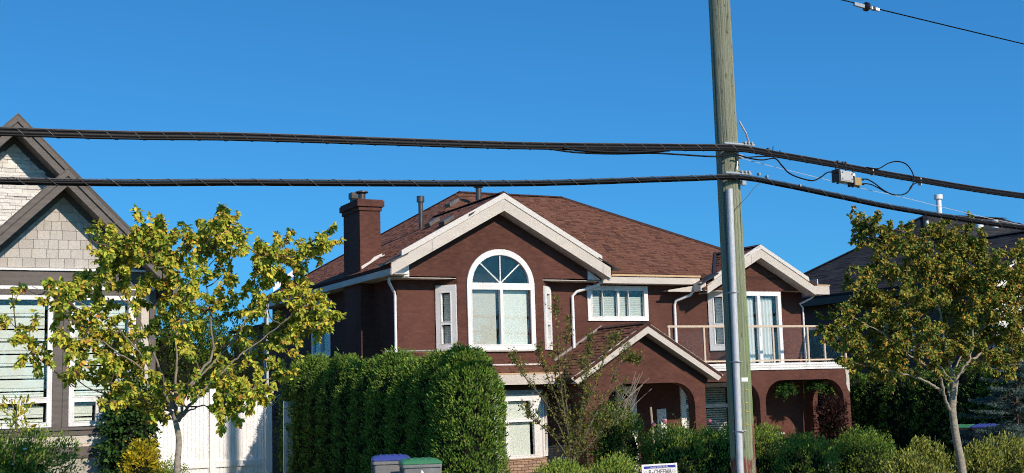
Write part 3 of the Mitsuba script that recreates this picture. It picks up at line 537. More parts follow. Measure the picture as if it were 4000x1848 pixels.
def lrake(ax, zt, s, e0, e1, v, deep, w=.26):
    for sg, e in ((-1, e0), (1, e1)):
        x = lambda t: ax + sg * t
        part(L, 'rake_board', front([(x(0), zt - .32), (x(e), zt - .32 - s * e), (x(e), zt - .05 - s * e), (x(0), zt - .05)], v, .05), 'trim_brown')
        part(L, 'rake_trim', front([(x(0), zt - .13), (x(e), zt - .13 - s * e), (x(e), zt - s * e), (x(0), zt)], v - .04, .09), 'trim_brown')
        part(L, 'drip_edge', front([(x(0), zt), (x(e), zt - s * e), (x(e), zt + .035 - s * e), (x(0), zt + .035)], v - .05, .12), 'dark_metal')
        part(L, 'soffit', slab([(x(0), v + .05, zt - .26), (x(e), v + .05, zt - .26 - s * e), (x(e), v + deep, zt - .26 - s * e), (x(0), v + deep, zt - .26)], .03), 'trim_brown')
        part(L, 'frieze', front([(x(0), zt - .44), (x(e), zt - .44 - s * e), (x(e), zt - .27 - s * e), (x(0), zt - .27)], v + deep - .03, .04), 'trim_brown')
        part(L, 'roof', slab([(x(0), v, zt + .03), (x(e), v, zt + .03 - s * e), (x(e), 37, zt + .03 - s * e), (x(0), 37, zt + .03)], .10), 'roof_deck_dark')
lrake(3.13, 6.36, 1.0, 2.9, 2.2, 24.4, .62); lrake(2.29, 7.46, 1.02, 5.2, 2.75, 25.0, .62)
part(L, 'vent_pipe', bx(4.02, 4.12, 27.0, 27.1, 5.4, 6.12), 'dark_metal')
for z0, z1, p_, m in ((4.50, 4.54, .09, 'white_paint'), (4.22, 4.497, .045, 'trim_brown'), (4.15, 4.217, .03, 'white_paint'), (4.06, 4.147, .045, 'trim_brown'), (1.50, 1.55, .08, 'trim_brown'), (1.40, 1.497, .045, 'trim_brown'), (1.36, 1.397, .02, 'cream_siding'), (1.24, 1.357, .03, 'cream_siding'), (1.19, 1.237, .02, 'cream_siding'), (.98, 1.187, .045, 'trim_brown'), (G, .977, .012, 'beige_panel')):
    part(L, 'band', bx(-4, 4.88 if p_ > .03 else 4.85, 25.03 - p_, 25.03, z0, z1), m)
for x0, x1 in ((2.985, 3.16), (3.168, 3.272), (4.505, 4.60), (4.76, 4.875)): part(L, 'board', bx(x0, x1, 24.985, 25.03, 1.552, 4.058), 'trim_brown')
for a, b, gl in ((.6, 2.98, [(.78, 2.13, 2.89, 3.95), (.78, 1.66, 1.5, 2.02), (1.6, 1.66, 2.38, 2.02), (2.49, 1.66, 2.89, 2.02)]), (3.28, 4.50, [(3.37, 2.13, 4.36, 3.95), (3.38, 1.66, 3.77, 2.02), (3.90, 1.66, 4.36, 2.02)])):
    w = window(L, FV(25.03), (a, 1.57, b, 4.03), gl, proud=.05, blind=None)
    for g in gl:                                            # wide banded blinds
        z = g[3] - (.10 if g[3] > 3 else .06)
        while z > g[1] + .02:
            lo = max(z - .205, g[1] + .01)
            part(w, 'slat', cat([bx(g[0] + .01, g[2] - .045, 25.115, 25.118, lo + .055, z), bx(g[0] + .01, g[2] - .045, 25.13, 25.132, lo, lo + .05)]), 'blind_pale')
            z -= .232

# ------------------------------------------------------------------ house on the right, behind the tree
R = thing('white_sided_house', 'white sided house with dark charcoal hip roof behind the right street tree', 'house')
rp = [(28.5, 37.6, 4.92), (28.5, 25.6, 4.92), (30.9, 25.6, 6.35), (30.9, 30.3, 6.35), (33.34, 32.8, 7.83)]
rfp = [(32.4, 28.0, 4.95), (42.0, 28.0, 4.95), (37.2, 32.8, 7.83), (33.34, 32.8, 7.83), (31.0, 30.33, 6.35)]
RR_ = R + '__roof'
scene[RR_] = mikit.ply(cat([slab(rp, .1), slab(rfp, .1), slab([(30.9, 25.6, 6.35), (33.3, 25.6, 4.92), (33.3, 28.0, 4.92), (30.9, 30.3, 6.35)], .1), slab([(42, 28, 4.95), (42, 37.6, 4.95), (37.2, 32.8, 7.83)], .1), slab([(42, 37.6, 4.95), (28.5, 37.6, 4.92), (33.34, 32.8, 7.83), (37.2, 32.8, 7.83)], .1)]), 'roof_deck_dark')
DT = np.array([(.034, .035, .038), (.026, .027, .030), (.046, .047, .050), (.038, .039, .043)])
lay(RR_, shingles(rp, .15, (.25, .6), .013, 31) + shingles(rfp, .15, (.25, .6), .013, 32), np.array([30, 26, 5.]), tones=DT, single=0)
caps((30.9, 25.6, 6.38), (30.9, 30.3, 6.38), 20, RR_, .15, 'roof_deck_dark'); caps((30.9, 30.3, 6.38), (33.34, 32.8, 7.86), 24, RR_, .15, 'roof_deck_dark'); caps((33.34, 32.8, 7.86), (37.2, 32.8, 7.86), 15, RR_, .15, 'roof_deck_dark'); caps((28.5, 37.6, 4.95), (33.34, 32.8, 7.86), 32, RR_, .15, 'roof_deck_dark')
part(R, 'eave_fascia', side([(25.6, 4.62), (37.6, 4.62), (37.6, 4.84), (25.6, 4.84)], 28.47, .03), 'dark_metal')
part(R, 'wall', side(sbox(26.3, G, 37.2, 4.7).difference(sbox(29.4, 3.0, 30.6, 3.9)), 28.95), 'siding_shade', label='side wall of the white house with its shade put into the colour')
window(R, Fr((28.95, 0, 0), (0, 1, 0), (1, 0, 0)), (29.3, 2.9, 30.7, 4.0), [(29.42, 3.02, 29.95, 3.88), (30.05, 3.02, 30.58, 3.88)])
part(R, 'wall', front([(28.95, G), (32.9, G), (32.9, 4.75), (30.9, 5.95), (28.95, 4.75)], 26.15), 'white_vinyl', label='sunlit white front wall behind the tree')
k_ = G + .2
for i in range(26): part(R, 'siding_board', bx(28.93, 32.9, 26.12, 26.15, 1.9 + i * .108, 1.9 + i * .108 + .10), 'white_vinyl') if 1.9 + i * .108 < 4.65 else None
part(R, 'wall', front(sbox(32.9, G, 41.5, 4.75), 28.5), 'white_vinyl'); part(R, 'wall', front(sbox(29.1, G, 41.5, 4.75), 37.1), 'white_vinyl'); part(R, 'wall', side(sbox(28.65, G, 37.1, 4.75), 41.35), 'white_vinyl')
for sg in (-1, 1):
    x = lambda t: 30.9 + sg * t
    part(R, 'rake_board', front([(x(0), 6.05), (x(2.42), 4.62), (x(2.42), 4.86), (x(0), 6.30)], 25.58, .04), 'white_paint')
pipe_vent(R, 33.75, 32.6, 7.5, 8.55, .13, 'white_paint'); pipe_vent(R, 31.5, 31.0, 6.3, 7.45, .07, 'white_paint', cap=False); pipe_vent(R, 32.4, 29.6, 6.9, 7.3, .17, 'white_paint', cap=False); pipe_vent(R, 32.9, 29.4, 6.9, 7.3, .14, 'galvanised', cap=False)

# ------------------------------------------------------------------ gate between the houses
Gt = thing('white_gate', 'white board driveway gate with two curved-top leaves between the houses', 'gate')
def gtop(x): return 2.02 + .20 * math.sin(math.pi * min(max((x - 5.5) / 2.2, 0), 1)) if x < 7.12 else 2.14 - .30 * max(0, (x - 7.3) / 1.2) ** 2.2
for l0, l1 in ((4.95, 7.10), (7.26, 8.42)):
    x = l0
    while x < l1 - .03:
        b_ = min(x + .092, l1); part(Gt, 'board', front([(x + .004, -.1), (b_ - .004, -.1), (b_ - .004, gtop(b_)), (x + .004, gtop(x))], 30.0, .025), 'white_paint'); x += .092
    part(Gt, 'rail', bx(l0, l1, 29.95, 30.0, .42, .56), 'white_paint'); part(Gt, 'rail', bx(l0, l1, 30.03, 30.07, 1.5, 1.62), 'white_paint')
    part(Gt, 'backing', bx(l0, l1, 30.026, 30.03, -.1, 1.75), 'white_paint')
part(Gt, 'post', bx(7.11, 7.25, 29.93, 30.07, G, 2.26), 'white_paint'); part(Gt, 'post', bx(8.44, 8.60, 29.9, 30.08, G, 2.12), 'white_paint')
part(Gt, 'post_cap', bx(8.41, 8.63, 29.87, 30.11, 2.12, 2.17), 'white_paint'); part(Gt, 'pipe', cyl(8.52, 30.0, 2.17, 4.3, .035), 'galvanised', smooth=40)
for i in range(9):
    for sg in (-1, 1): part(Gt, 'lattice_strip', tube([(7.95 + i * .09, 30.35, 1.75), (7.95 + i * .09 + sg * .35, 30.36, 2.1)], .008, 4), 'white_paint')
Fp = thing('fence_panel', 'narrow white fence panel edge-on right of the gate post', 'fence')
part(Fp, 'panel', bx(8.62, 8.98, 29.0, 29.05, G, 1.92), 'white_paint'); part(Fp, 'post', bx(8.98, 9.06, 28.97, 29.07, G, 2.05), 'white_paint'); part(Fp, 'rail', bx(8.62, 8.98, 28.97, 29.0, 1.76, 1.90), 'white_paint'); part(Fp, 'rail', bx(8.62, 8.98, 28.97, 29.0, .0, .14), 'white_paint')

# ------------------------------------------------------------------ utility pole and its cables
PX, PY = 11.0, 14.6
U = thing('utility_pole', 'weathered wooden utility pole with red paint at its base and grey conduit', 'utility pole')
zz = np.linspace(-.3, 12, 124); th_ = np.linspace(0, 2 * np.pi, 41)[:-1]
rad = 0.177 - .0026 * zz; VV = []
for zi, ri in zip(zz, rad):
    q = np.stack([np.cos(th_) * 3, np.sin(th_) * 3, np.full(40, zi * .5)], 1); rr = ri * (1 + .03 * (meshkit.fbm(q + 5, 3) - .5))
    VV.append(np.stack([PX - .006 * (zi - 3) * .3 + rr * np.cos(th_), PY + rr * np.sin(th_), np.full(40, zi)], 1))
i, j = np.meshgrid(np.arange(len(zz) - 1), np.arange(40), indexing='ij')
q = np.stack([i * 40 + j, i * 40 + (j + 1) % 40, (i + 1) * 40 + (j + 1) % 40, (i + 1) * 40 + j], -1).reshape(-1, 4)
part(U, 'shaft', mk(np.vstack(VV), np.vstack([q[:, [0, 1, 2]], q[:, [0, 2, 3]]])), 'pole_wood', smooth=True)
CD, RD = np.array([-.60, -.80]), np.array([.80, -.60])      # towards the street's far side and across
def onpole(off, z, out=0.0):
    rr = .177 - .0026 * z; q = np.array([PX - .0018 * (z - 3), PY]) + RD * off + CD * (math.sqrt(max(rr * rr - off * off, 0)) + out); return (q[0], q[1], z)
cp = np.array([onpole(.005 - .065 * t, 4.77 - 4.97 * t, .035) for t in np.linspace(0, 1, 8)])
part(U, 'conduit', tube(cp, .047, 16), 'galvanised', smooth=50)
for z in (3.28, 1.33, 2.3):
    P_ = [onpole(o, z, .004 if abs(o + .03) > .05 else .085) for o in np.linspace(-.12, .06, 13)]; part(U, 'strap', tube(P_, .011, 6), 'steel')
part(U, 'ground_wire', tube([onpole(-.075 - .03 * t, 5.3 - 5.4 * t, .004) for t in np.linspace(0, 1, 12)], .008, 5), 'cable_grey')
part(U, 'tag', mk(*(lambda P: (P, [[0, 1, 3], [0, 3, 2], [2, 3, 5], [2, 5, 4]]))([onpole(o, z, .006) for o in (.035, .08, .125) for z in (2.02, 2.075)])), 'white_paint', label='white tag strip')
for o, z in ((.10, 1.90), (.09, 1.72), (.088, 1.60), (.08, 1.42)): part(U, 'tag', tube([onpole(o - .02, z + .006, .004), onpole(o + .02, z - .004, .004)], .008, 5), 'line_yellow')
for z, s in ((5.42, 1), (4.99, 1)):
    part(U, 'bracket', bx(10.80, 11.34 if z > 5.2 else 11.26, 14.385, 14.425, z, z + .025), 'steel')
    for x in (11.16, 11.22, 11.28) if z > 5.2 else (11.07, 11.14, 11.2): part(U, 'bolt', tube([(x, 14.36, z + .035), (x, 14.44, z + .035)], .017, 8), 'steel')
part(U, 'brace', tube([(11.12, 14.44, 5.78), (11.2, 14.40, 5.60), (11.25, 14.40, 5.46)], .014, 6), 'steel')
part(U, 'brace', tube([(11.05, 14.42, 5.27), (11.0, 14.40, 5.05)], .012, 6), 'steel')
part(U, 'eye_bolt', bx(11.02, 11.10, 14.36, 14.43, 5.22, 5.27), 'steel'); part(U, 'eye_bolt', bx(11.06, 11.13, 14.36, 14.43, 4.83, 4.89), 'steel')
for x, z in ((10.86, 7.3), (11.03, 7.5), (11.05, 7.1), (11.07, 6.3), (11.08, 5.9)): part(U, 'knot_hole', tube([onpole((x - 10.97) * 1.2, z, -.02), onpole((x - 10.97) * 1.2, z, .003)], .010, 8), 'dark_metal')
UP = [(-14, 4.78), (-6, 4.78), (1.14, 4.915), (3.96, 5.04), (7.37, 5.16), (9.96, 5.30), (11.0, 5.35), (11.75, 5.30), (12.8, 5.215), (14.23, 5.09), (16.83, 4.915), (22, 4.72), (30, 4.75), (40, 5.2)]
LO = [(-14, 4.27), (-6, 4.24), (1.14, 4.38), (3.96, 4.505), (7.37, 4.665), (9.96, 4.86), (11.0, 4.935), (11.75, 4.875), (12.8, 4.75), (14.2, 4.59), (16.77, 4.395), (22, 4.14), (30, 4.15), (40, 4.7)]
def bundle(name, label, pts, cables, lash_r, pitch, mats):
    k = thing(name, label, 'cable'); P = spline([(x, 14.36, z) for x, z in pts], 14)
    for (dy, dz, r, m) in cables: part(k, 'cable' if m != 'cable_grey' else 'support_strand', tube(P + [0, dy, dz], r, 8), m, smooth=60)
    s = np.concatenate([[0], np.cumsum(np.linalg.norm(np.diff(P, axis=0), axis=1))]); t = np.arange(12, s[-1] - 12, pitch / 14)
    Q = np.stack([np.interp(t, s, P[:, c]) for c in range(3)], 1); a = t / pitch * 2 * np.pi
    Q[:, 1] += np.cos(a) * lash_r * .8; Q[:, 2] += np.sin(a) * lash_r
    part(k, 'lashing_wire', tube(Q, .0035, 4), 'cable_grey')
    return k
cu = bundle('overhead_cable', 'thick black lashed cable, upper of the two crossing the picture', UP, [(0, -.004, .037, 'cable_black'), (-.01, .036, .014, 'cable_black'), (-.02, -.034, .015, 'cable_black'), (.0, .052, .007, 'cable_grey')], .050, .31, None)
cl = bundle('overhead_cable', 'black lashed cable bundle, lower of the two crossing the picture', LO, [(0, .012, .0155, 'cable_black'), (-.012, -.012, .015, 'cable_black'), (.01, -.031, .011, 'cable_black'), (0, .036, .006, 'cable_grey')], .043, .33, None)
sp = part(cu, 'splice_loop', tube(spline([(7.9, 14.34, 5.15), (8.3, 14.33, 5.125), (8.9, 14.32, 5.14), (9.5, 14.33, 5.19), (10.0, 14.34, 5.20), (10.6, 14.34, 5.21), (10.9, 14.33, 5.27)]), .013, 6), 'cable_black', smooth=60)
part(cu, 'splice_loop', tube(spline([(8.1, 14.32, 5.17), (8.6, 14.31, 5.155), (9.2, 14.31, 5.18), (9.8, 14.32, 5.25)]), .022, 8), 'cable_black', smooth=60)
part(cu, 'jumper', tube(spline([(10.95, 14.33, 5.26), (11.2, 14.31, 5.21), (11.4, 14.30, 5.20), (11.64, 14.32, 5.24), (11.74, 14.30, 5.14), (11.86, 14.29, 5.03), (12.05, 14.29, 4.97), (12.29, 14.29, 4.94), (12.45, 14.29, 5.0), (12.61, 14.3, 5.085), (12.80, 14.32, 5.085)]), .011, 6), 'cable_black', smooth=60)
part(cu, 'jumper', tube(spline([(11.1, 14.33, 5.22), (11.35, 14.31, 5.25), (11.6, 14.33, 5.27)]), .010, 6), 'cable_black', smooth=60)
part(cu, 'tail', tube([(11.62, 14.35, 5.30), (11.635, 14.34, 5.42)], .006, 5), 'cable_black'); part(cu, 'tail', tube([(11.80, 14.35, 5.29), (11.75, 14.34, 5.37)], .006, 5), 'cable_black')
part(cu, 'loop', tube(spline([(13.25, 14.33, 5.02), (13.38, 14.32, 5.02), (13.50, 14.30, 4.965), (13.67, 14.28, 4.855), (13.86, 14.28, 4.80), (14.08, 14.28, 4.82), (14.22, 14.28, 4.92), (14.29, 14.28, 5.04), (14.29, 14.29, 5.16), (14.19, 14.3, 5.29), (14.01, 14.3, 5.33), (13.81, 14.3, 5.29), (13.62, 14.32, 5.20), (13.4, 14.34, 5.21)]), .010, 6), 'cable_black', smooth=60)
part(cu, 'loop', tube(spline([(13.25, 14.33, 4.95), (13.42, 14.32, 4.95), (13.56, 14.30, 4.90), (13.72, 14.29, 4.83)]), .009, 6), 'cable_black', smooth=60)
part(cu, 'loop', tube(spline([(14.20, 14.29, 4.90), (14.27, 14.30, 4.97), (14.41, 14.32, 5.02), (14.6, 14.34, 5.03)]), .009, 6), 'cable_black', smooth=60)
for x, z in ((11.55, 5.38), (12.85, 5.27), (13.0, 5.26), (12.95, 5.26), (13.53, 5.20), (14.50, 5.09)): part(cu, 'clamp', bx(x - .011, x + .011, 14.33, 14.39, z - (.02 if x < 13.3 else .10), z + .015), 'vent_metal' if x < 13.3 else 'pale_wire')
for x, z in ((11.36, 4.99), (11.5, 4.96), (12.1, 4.86)): part(cl, 'clamp', bx(x - .012, x + .012, 14.33, 14.39, z - .01, z + .025), 'steel')
A1 = thing('cable_amplifier', 'grey metal amplifier box hanging under the upper cable', 'cable box')
hb = lambda x0, x1, z0, z1, y0, y1, dz: hexa(np.array([(x0, y0, z0), (x1, y0, z0 - dz), (x1, y1, z0 - dz), (x0, y1, z0)]), np.array([(x0, y0, z1), (x1, y0, z1 - dz), (x1, y1, z1 - dz), (x0, y1, z1)]))
part(A1, 'housing', hb(12.79, 13.05, 4.965, 5.125, 14.26, 14.40, .02), 'box_grey'); part(A1, 'flange', hb(12.77, 12.80, 4.95, 5.14, 14.25, 14.41, .0), 'dark_metal'); part(A1, 'cover', hb(12.81, 13.03, 4.98, 5.11, 14.252, 14.26, .018), 'box_grey')
for x, z in ((12.84, 5.09), (12.84, 5.0), (13.02, 5.07), (13.02, 4.99)): part(A1, 'screw', bx(x - .008, x + .008, 14.245, 14.26, z - .008, z + .008), 'dark_metal')
for x in (12.80, 12.99): part(A1, 'hanger', bx(x - .008, x + .008, 14.33, 14.35, 5.10, 5.24), 'dark_metal')
for x in (12.80, 13.02): part(A1, 'foot', bx(x - .01, x + .01, 14.30, 14.34, 4.92, 4.97), 'dark_metal')
A2 = thing('cable_tap', 'small tan tap box hanging beside the grey amplifier box', 'cable box')
part(A2, 'housing', hb(13.09, 13.23, 4.915, 5.035, 14.28, 14.40, .006), 'box_tan'); part(A2, 'flange', hb(13.07, 13.095, 4.90, 5.05, 14.27, 14.41, .0), 'dark_metal'); part(A2, 'hanger', bx(13.12, 13.135, 14.33, 14.35, 5.03, 5.20), 'dark_metal'); part(A2, 'collar', bx(13.11, 13.15, 14.32, 14.36, 5.05, 5.10), 'white_paint')
for z in (5.015, 4.945): part(A2, 'connector', tube([(13.22, 14.33, z), (13.32, 14.33, z - .003)], .013, 8), 'black_plastic')
for x in (13.10, 13.21): part(A2, 'foot', bx(x - .008, x + .008, 14.32, 14.35, 4.885, 4.92), 'dark_metal')
W1 = thing('drop_wire', 'thin pale wire running from the pole to the right between the cables', 'wire'); part(W1, 'strand', tube(spline([(11.10, 14.42, 5.23), (11.55, 14.40, 5.15), (12.38, 14.4, 5.03), (13.5, 14.4, 4.87), (14.08, 14.4, 4.80), (16.78, 14.4, 4.44), (22, 14.4, 3.95), (30, 14.4, 3.7)]), .0045, 5), 'pale_wire')
W2 = thing('curved_wire', 'thin dark wire curving down from the lower cable to the conduit', 'wire'); part(W2, 'strand', tube(spline([(11.40, 14.36, 4.88), (11.25, 14.34, 4.79), (11.12, 14.33, 4.66), (11.0, 14.34, 4.55), (10.955, 14.36, 4.48)]), .0045, 5), 'cable_grey')
W3 = thing('power_wire', 'dark wire with round insulator in the upper right corner', 'wire')
part(W3, 'conductor', tube(spline([(13.95, 14.4, 7.775), (14.14, 14.4, 7.76), (17.12, 14.4, 7.54), (22, 14.4, 7.2), (32, 14.4, 6.8)]), .010, 6), 'cable_black', smooth=60)
part(W3, 'conductor', tube([(11.16, 14.45, 8.0), (13.42, 14.4, 7.82)], .009, 6), 'cable_black'); part(W3, 'clevis', hb(13.42, 13.62, 7.775, 7.83, 14.38, 14.42, .02), 'steel')
a_ = np.array([(13.62, 14.4, 7.79), (13.645, 14.4, 7.788), (13.65, 14.4, 7.787), (13.69, 14.4, 7.784), (13.695, 14.4, 7.783), (13.74, 14.4, 7.78)])
part(W3, 'insulator', tube(a_, [.03, .06, .072, .072, .06, .03], 20), 'insulator_brown', smooth=50); part(W3, 'sleeve', hb(13.76, 13.93, 7.755, 7.80, 14.38, 14.42, .015), 'print_white')
part(W3, 'sleeve_band', hb(13.79, 13.84, 7.750, 7.80, 14.374, 14.426, .005), 'dark_metal')

# ------------------------------------------------------------------ wheeled bins
def wbin(label, x, y, w, d, h, rot, body, lid, group=None, logo=False):
    k = thing('wheeled_bin', label, 'bin', group); c, s = math.cos(rot), math.sin(rot); z0 = float(ground_z(y)) if y > 17 else 0.0
    def tr(m): v = np.asarray(m.vertices); return mk(np.stack([x + v[:, 0] * c - v[:, 1] * s, y + v[:, 0] * s + v[:, 1] * c, z0 + v[:, 2]], 1), m.faces)
    def rr(w_, d_, z, r=.05, dy=0): return [(a, b + dy, z) for a, b in np.array(sbox(-w_ / 2 + r, -d_ / 2 + r, w_ / 2 - r, d_ / 2 - r).buffer(r, quad_segs=4).exterior.coords)[:-1]]
    def loft(rings):
        n = len(rings[0]); V = [p for r in rings for p in r]; F = []
        for a in range(len(rings) - 1):
            for b in range(n): e = (b + 1) % n; F += [[a * n + b, (a + 1) * n + b, (a + 1) * n + e], [a * n + b, (a + 1) * n + e, a * n + e]]
        F += [[0, b, b + 1] for b in range(1, n - 1)]; t = (len(rings) - 1) * n; F += [[t, t + b + 1, t + b] for b in range(1, n - 1)]
        return mk(V, F)
    part(k, 'body', tr(loft([rr(w * .76, d * .74, .06), rr(w * .80, d * .78, .3), rr(w * .93, d * .93, h * .86)])), body, smooth=35)
    part(k, 'rim', tr(loft([rr(w, d, h * .86), rr(w * 1.01, d * 1.01, h * .875), rr(w * 1.01, d * 1.01, h * .90), rr(w * .99, d * .99, h * .905)])), body, smooth=35)
    l = part(k, 'lid', tr(loft([rr(w * 1.02, d * 1.04, h * .907), rr(w * 1.02, d * 1.04, h * .925), rr(w * .98, d * .99, h * .940), rr(w * .84, d * .88, h * .962, .08), rr(w * .5, d * .6, h * .972, .1)])), lid, smooth=25)
    for dx in (-.26, -.1, .1, .26): part(l, 'rib', tr(bx(dx * w - .018, dx * w + .018, -d * .42, d * .40, h * .935, h * .976)), lid)
    for sx in (-1, 1): part(k, 'lift_bracket', tr(bx(sx * w * .47 - .03, sx * w * .47 + .03, -d * .15, d * .02, h * .72, h * .86)), body)
    part(k, 'grip', tr(tube([(-w * .4, d * .55, h * .9), (-w * .4, d * .6, h * .92), (w * .4, d * .6, h * .92), (w * .4, d * .55, h * .9)], .018, 8)), 'bin_black')
    for sx in (-1, 1): part(k, 'wheel', tr(tube([(sx * w * .36, d * .38, .12), (sx * w * .44, d * .38, .12)], .12, 16)), 'black_plastic')
    if logo:
        fy = lambda z: -d * (.78 + .15 * (z - .3) / (h * .86 - .3)) / 2 - .004
        def st(P): z = np.mean([p[1] for p in P]); return tr(ext(Polygon(P), .004, (0, fy(z) - .004, 0)))
        z = h * .82
        L_ = [st([(-.015, z), (.005, z), (.045, z - .06), (.05, z - .12), (.03, z - .12), (.02, z - .07), (.006, z - .10), (-.015, z - .12)]), st([(.055, z - .05), (.08, z - .05), (.08, z - .12), (.055, z - .12)]), st([(-.015, z - .122), (.09, z - .122), (.10, z - .16), (-.03, z - .16)]),
              st([(-.05, z - .17), (.13, z - .17), (.11, z - .20), (-.03, z - .20)])]
        for m_ in L_: part(k, 'emblem', m_, 'print_white')
    return k
wbin('grey bin with green lid and white emblem in front of the hedge', 7.38, 17.75, .60, .62, 1.08, -.30, 'bin_grey', 'lid_green', logo=True)
wbin('dark bin with blue lid behind the green-lidded bin at the hedge', 7.30, 18.75, .60, .62, 1.15, -.34, 'bin_grey', 'lid_blue')
wbin('dark bin with green lid beside the right hedge', 24.68, 23.5, .62, .70, 1.15, -1.0, 'bin_black', 'lid_green')
wbin('dark bin with blue lid beside the right hedge', 24.60, 22.75, .62, .70, 1.14, -1.0, 'bin_black', 'lid_blue')
wbin('dark bin with black lid under the spruce branches', 24.60, 22.0, .62, .70, 1.12, -1.0, 'bin_black', 'lid_black')
wbin('grey bin at the right edge of the picture', 24.45, 21.25, .62, .70, 1.10, -.7, 'bin_grey', 'lid_black')

# ------------------------------------------------------------------ lawn sign
S = thing('lawn_sign', 'white lawn sign with blue strip reading B-CHEEMA', 'sign')
sx0, sx1, sy, st_ = 9.88, 10.49, 15.5, .875
part(S, 'board', bx(sx0, sx1, sy, sy + .012, .42, st_), 'print_white')
part(S, 'strip', bx(sx0 + .035, sx1 - .03, sy - .004, sy, st_ - .060, st_ - .025), 'print_blue', label='blue strip with small white lettering')
part(S, 'line_text', text_on('Another Quality Job By', .020, (sx0 + .145, sy - .005, st_ - .052), depth=.003), 'print_white')
part(S, 'name_text', text_on('B-CHEEMA', .062, (sx0 + .112, sy - .001, st_ - .142), depth=.004, sx=.84, bold=True), 'print_grey')
for x in (sx0 + .068, sx1 - .062): part(S, 'emblem', mk(*(lambda m: (np.asarray(m.vertices) @ np.array([[1, 0, 0], [0, 0, 1], [0, -1, 0]]) + [x, sy - .003, st_ - .112], m.faces))(trimesh.creation.annulus(.014, .024, .004, sections=20))), 'print_pale')
part(S, 'border', front(sbox(sx0 + .03, .44, sx1 - .03, st_ - .068).difference(sbox(sx0 + .034, .444, sx1 - .034, st_ - .072)), sy - .002, .002), 'print_pale')
for x in (sx0 + .1, sx1 - .1): part(S, 'stake', tube([(x, sy + .02, -.1), (x, sy + .02, .8)], .006, 6), 'steel')

# ------------------------------------------------------------------ plants
def unit(v): return v / (np.linalg.norm(v, axis=-1, keepdims=True) + 1e-12)
def leaves(P, D, N, Ln, Wd, fold=.25, droop=.0):
    """n folded leaf blades: base P, direction D, upper side N; returns vertices (n,4,3)"""
    D = unit(D); S = unit(np.cross(D, N)); N = np.cross(S, D); Ln = np.broadcast_to(Ln, len(P))[:, None]; Wd = np.broadcast_to(Wd, len(P))[:, None]
    mid = P + D * Ln * .48
    return np.stack([P, mid + S * Wd * .5 + N * Wd * fold, P + D * Ln - N * Ln * droop, mid - S * Wd * .5 + N * Wd * fold], 1)
def oval(P, D, N, Ln, Wd, fold=.16, droop=.1):
    '''as leaves(), with an ovate outline of six points'''
    D = unit(D); S = unit(np.cross(D, N)); N = np.cross(S, D); Ln, Wd = Ln[:, None], Wd[:, None]
    f = lambda t, w, sg: P + D * Ln * t + S * Wd * (sg * w) + N * (Wd * fold * (w > 0) * 2 * w - Ln * droop * t * t)
    return np.stack([P, f(.26, .43, 1), f(.64, .42, 1), f(1.0, 0, 1), f(.64, .42, -1), f(.26, .43, -1)], 1)
def leafmesh(V):
    n, m = V.shape[:2]; k = np.arange(n)[:, None] * m
    return mk(V.reshape(-1, 3), np.vstack([k + [0, i, i + 1] for i in range(1, m - 1)]))
def lcol(r, n, pal, w=None, jit=.16):
    pal = np.array(pal, float); c = pal[r.choice(len(pal), n, p=w)]; return np.clip(c * (1 + r.normal(0, jit, (n, 1))) * (1 + r.normal(0, .05, (n, 3))), .004, .9)
def foliage(key, name, V, col, m='leaf', single=0):
    if single:
        o = np.argsort(np.linalg.norm(V.mean(1) - EYE, axis=1) / np.linalg.norm(V[:, V.shape[1] // 2] - V[:, 0], axis=1))
        for i in o[:single]: part(key, 'leaf', leafmesh(V[i:i + 1]), m, color=np.repeat(col[i:i + 1], V.shape[1], 0))
        V, col = V[o[single:]], col[o[single:]]
    part(key, name, leafmesh(V), m, color=np.repeat(col, V.shape[1], 0), kind='stuff')
def rdir(r, n): return unit(r.normal(size=(n, 3)))

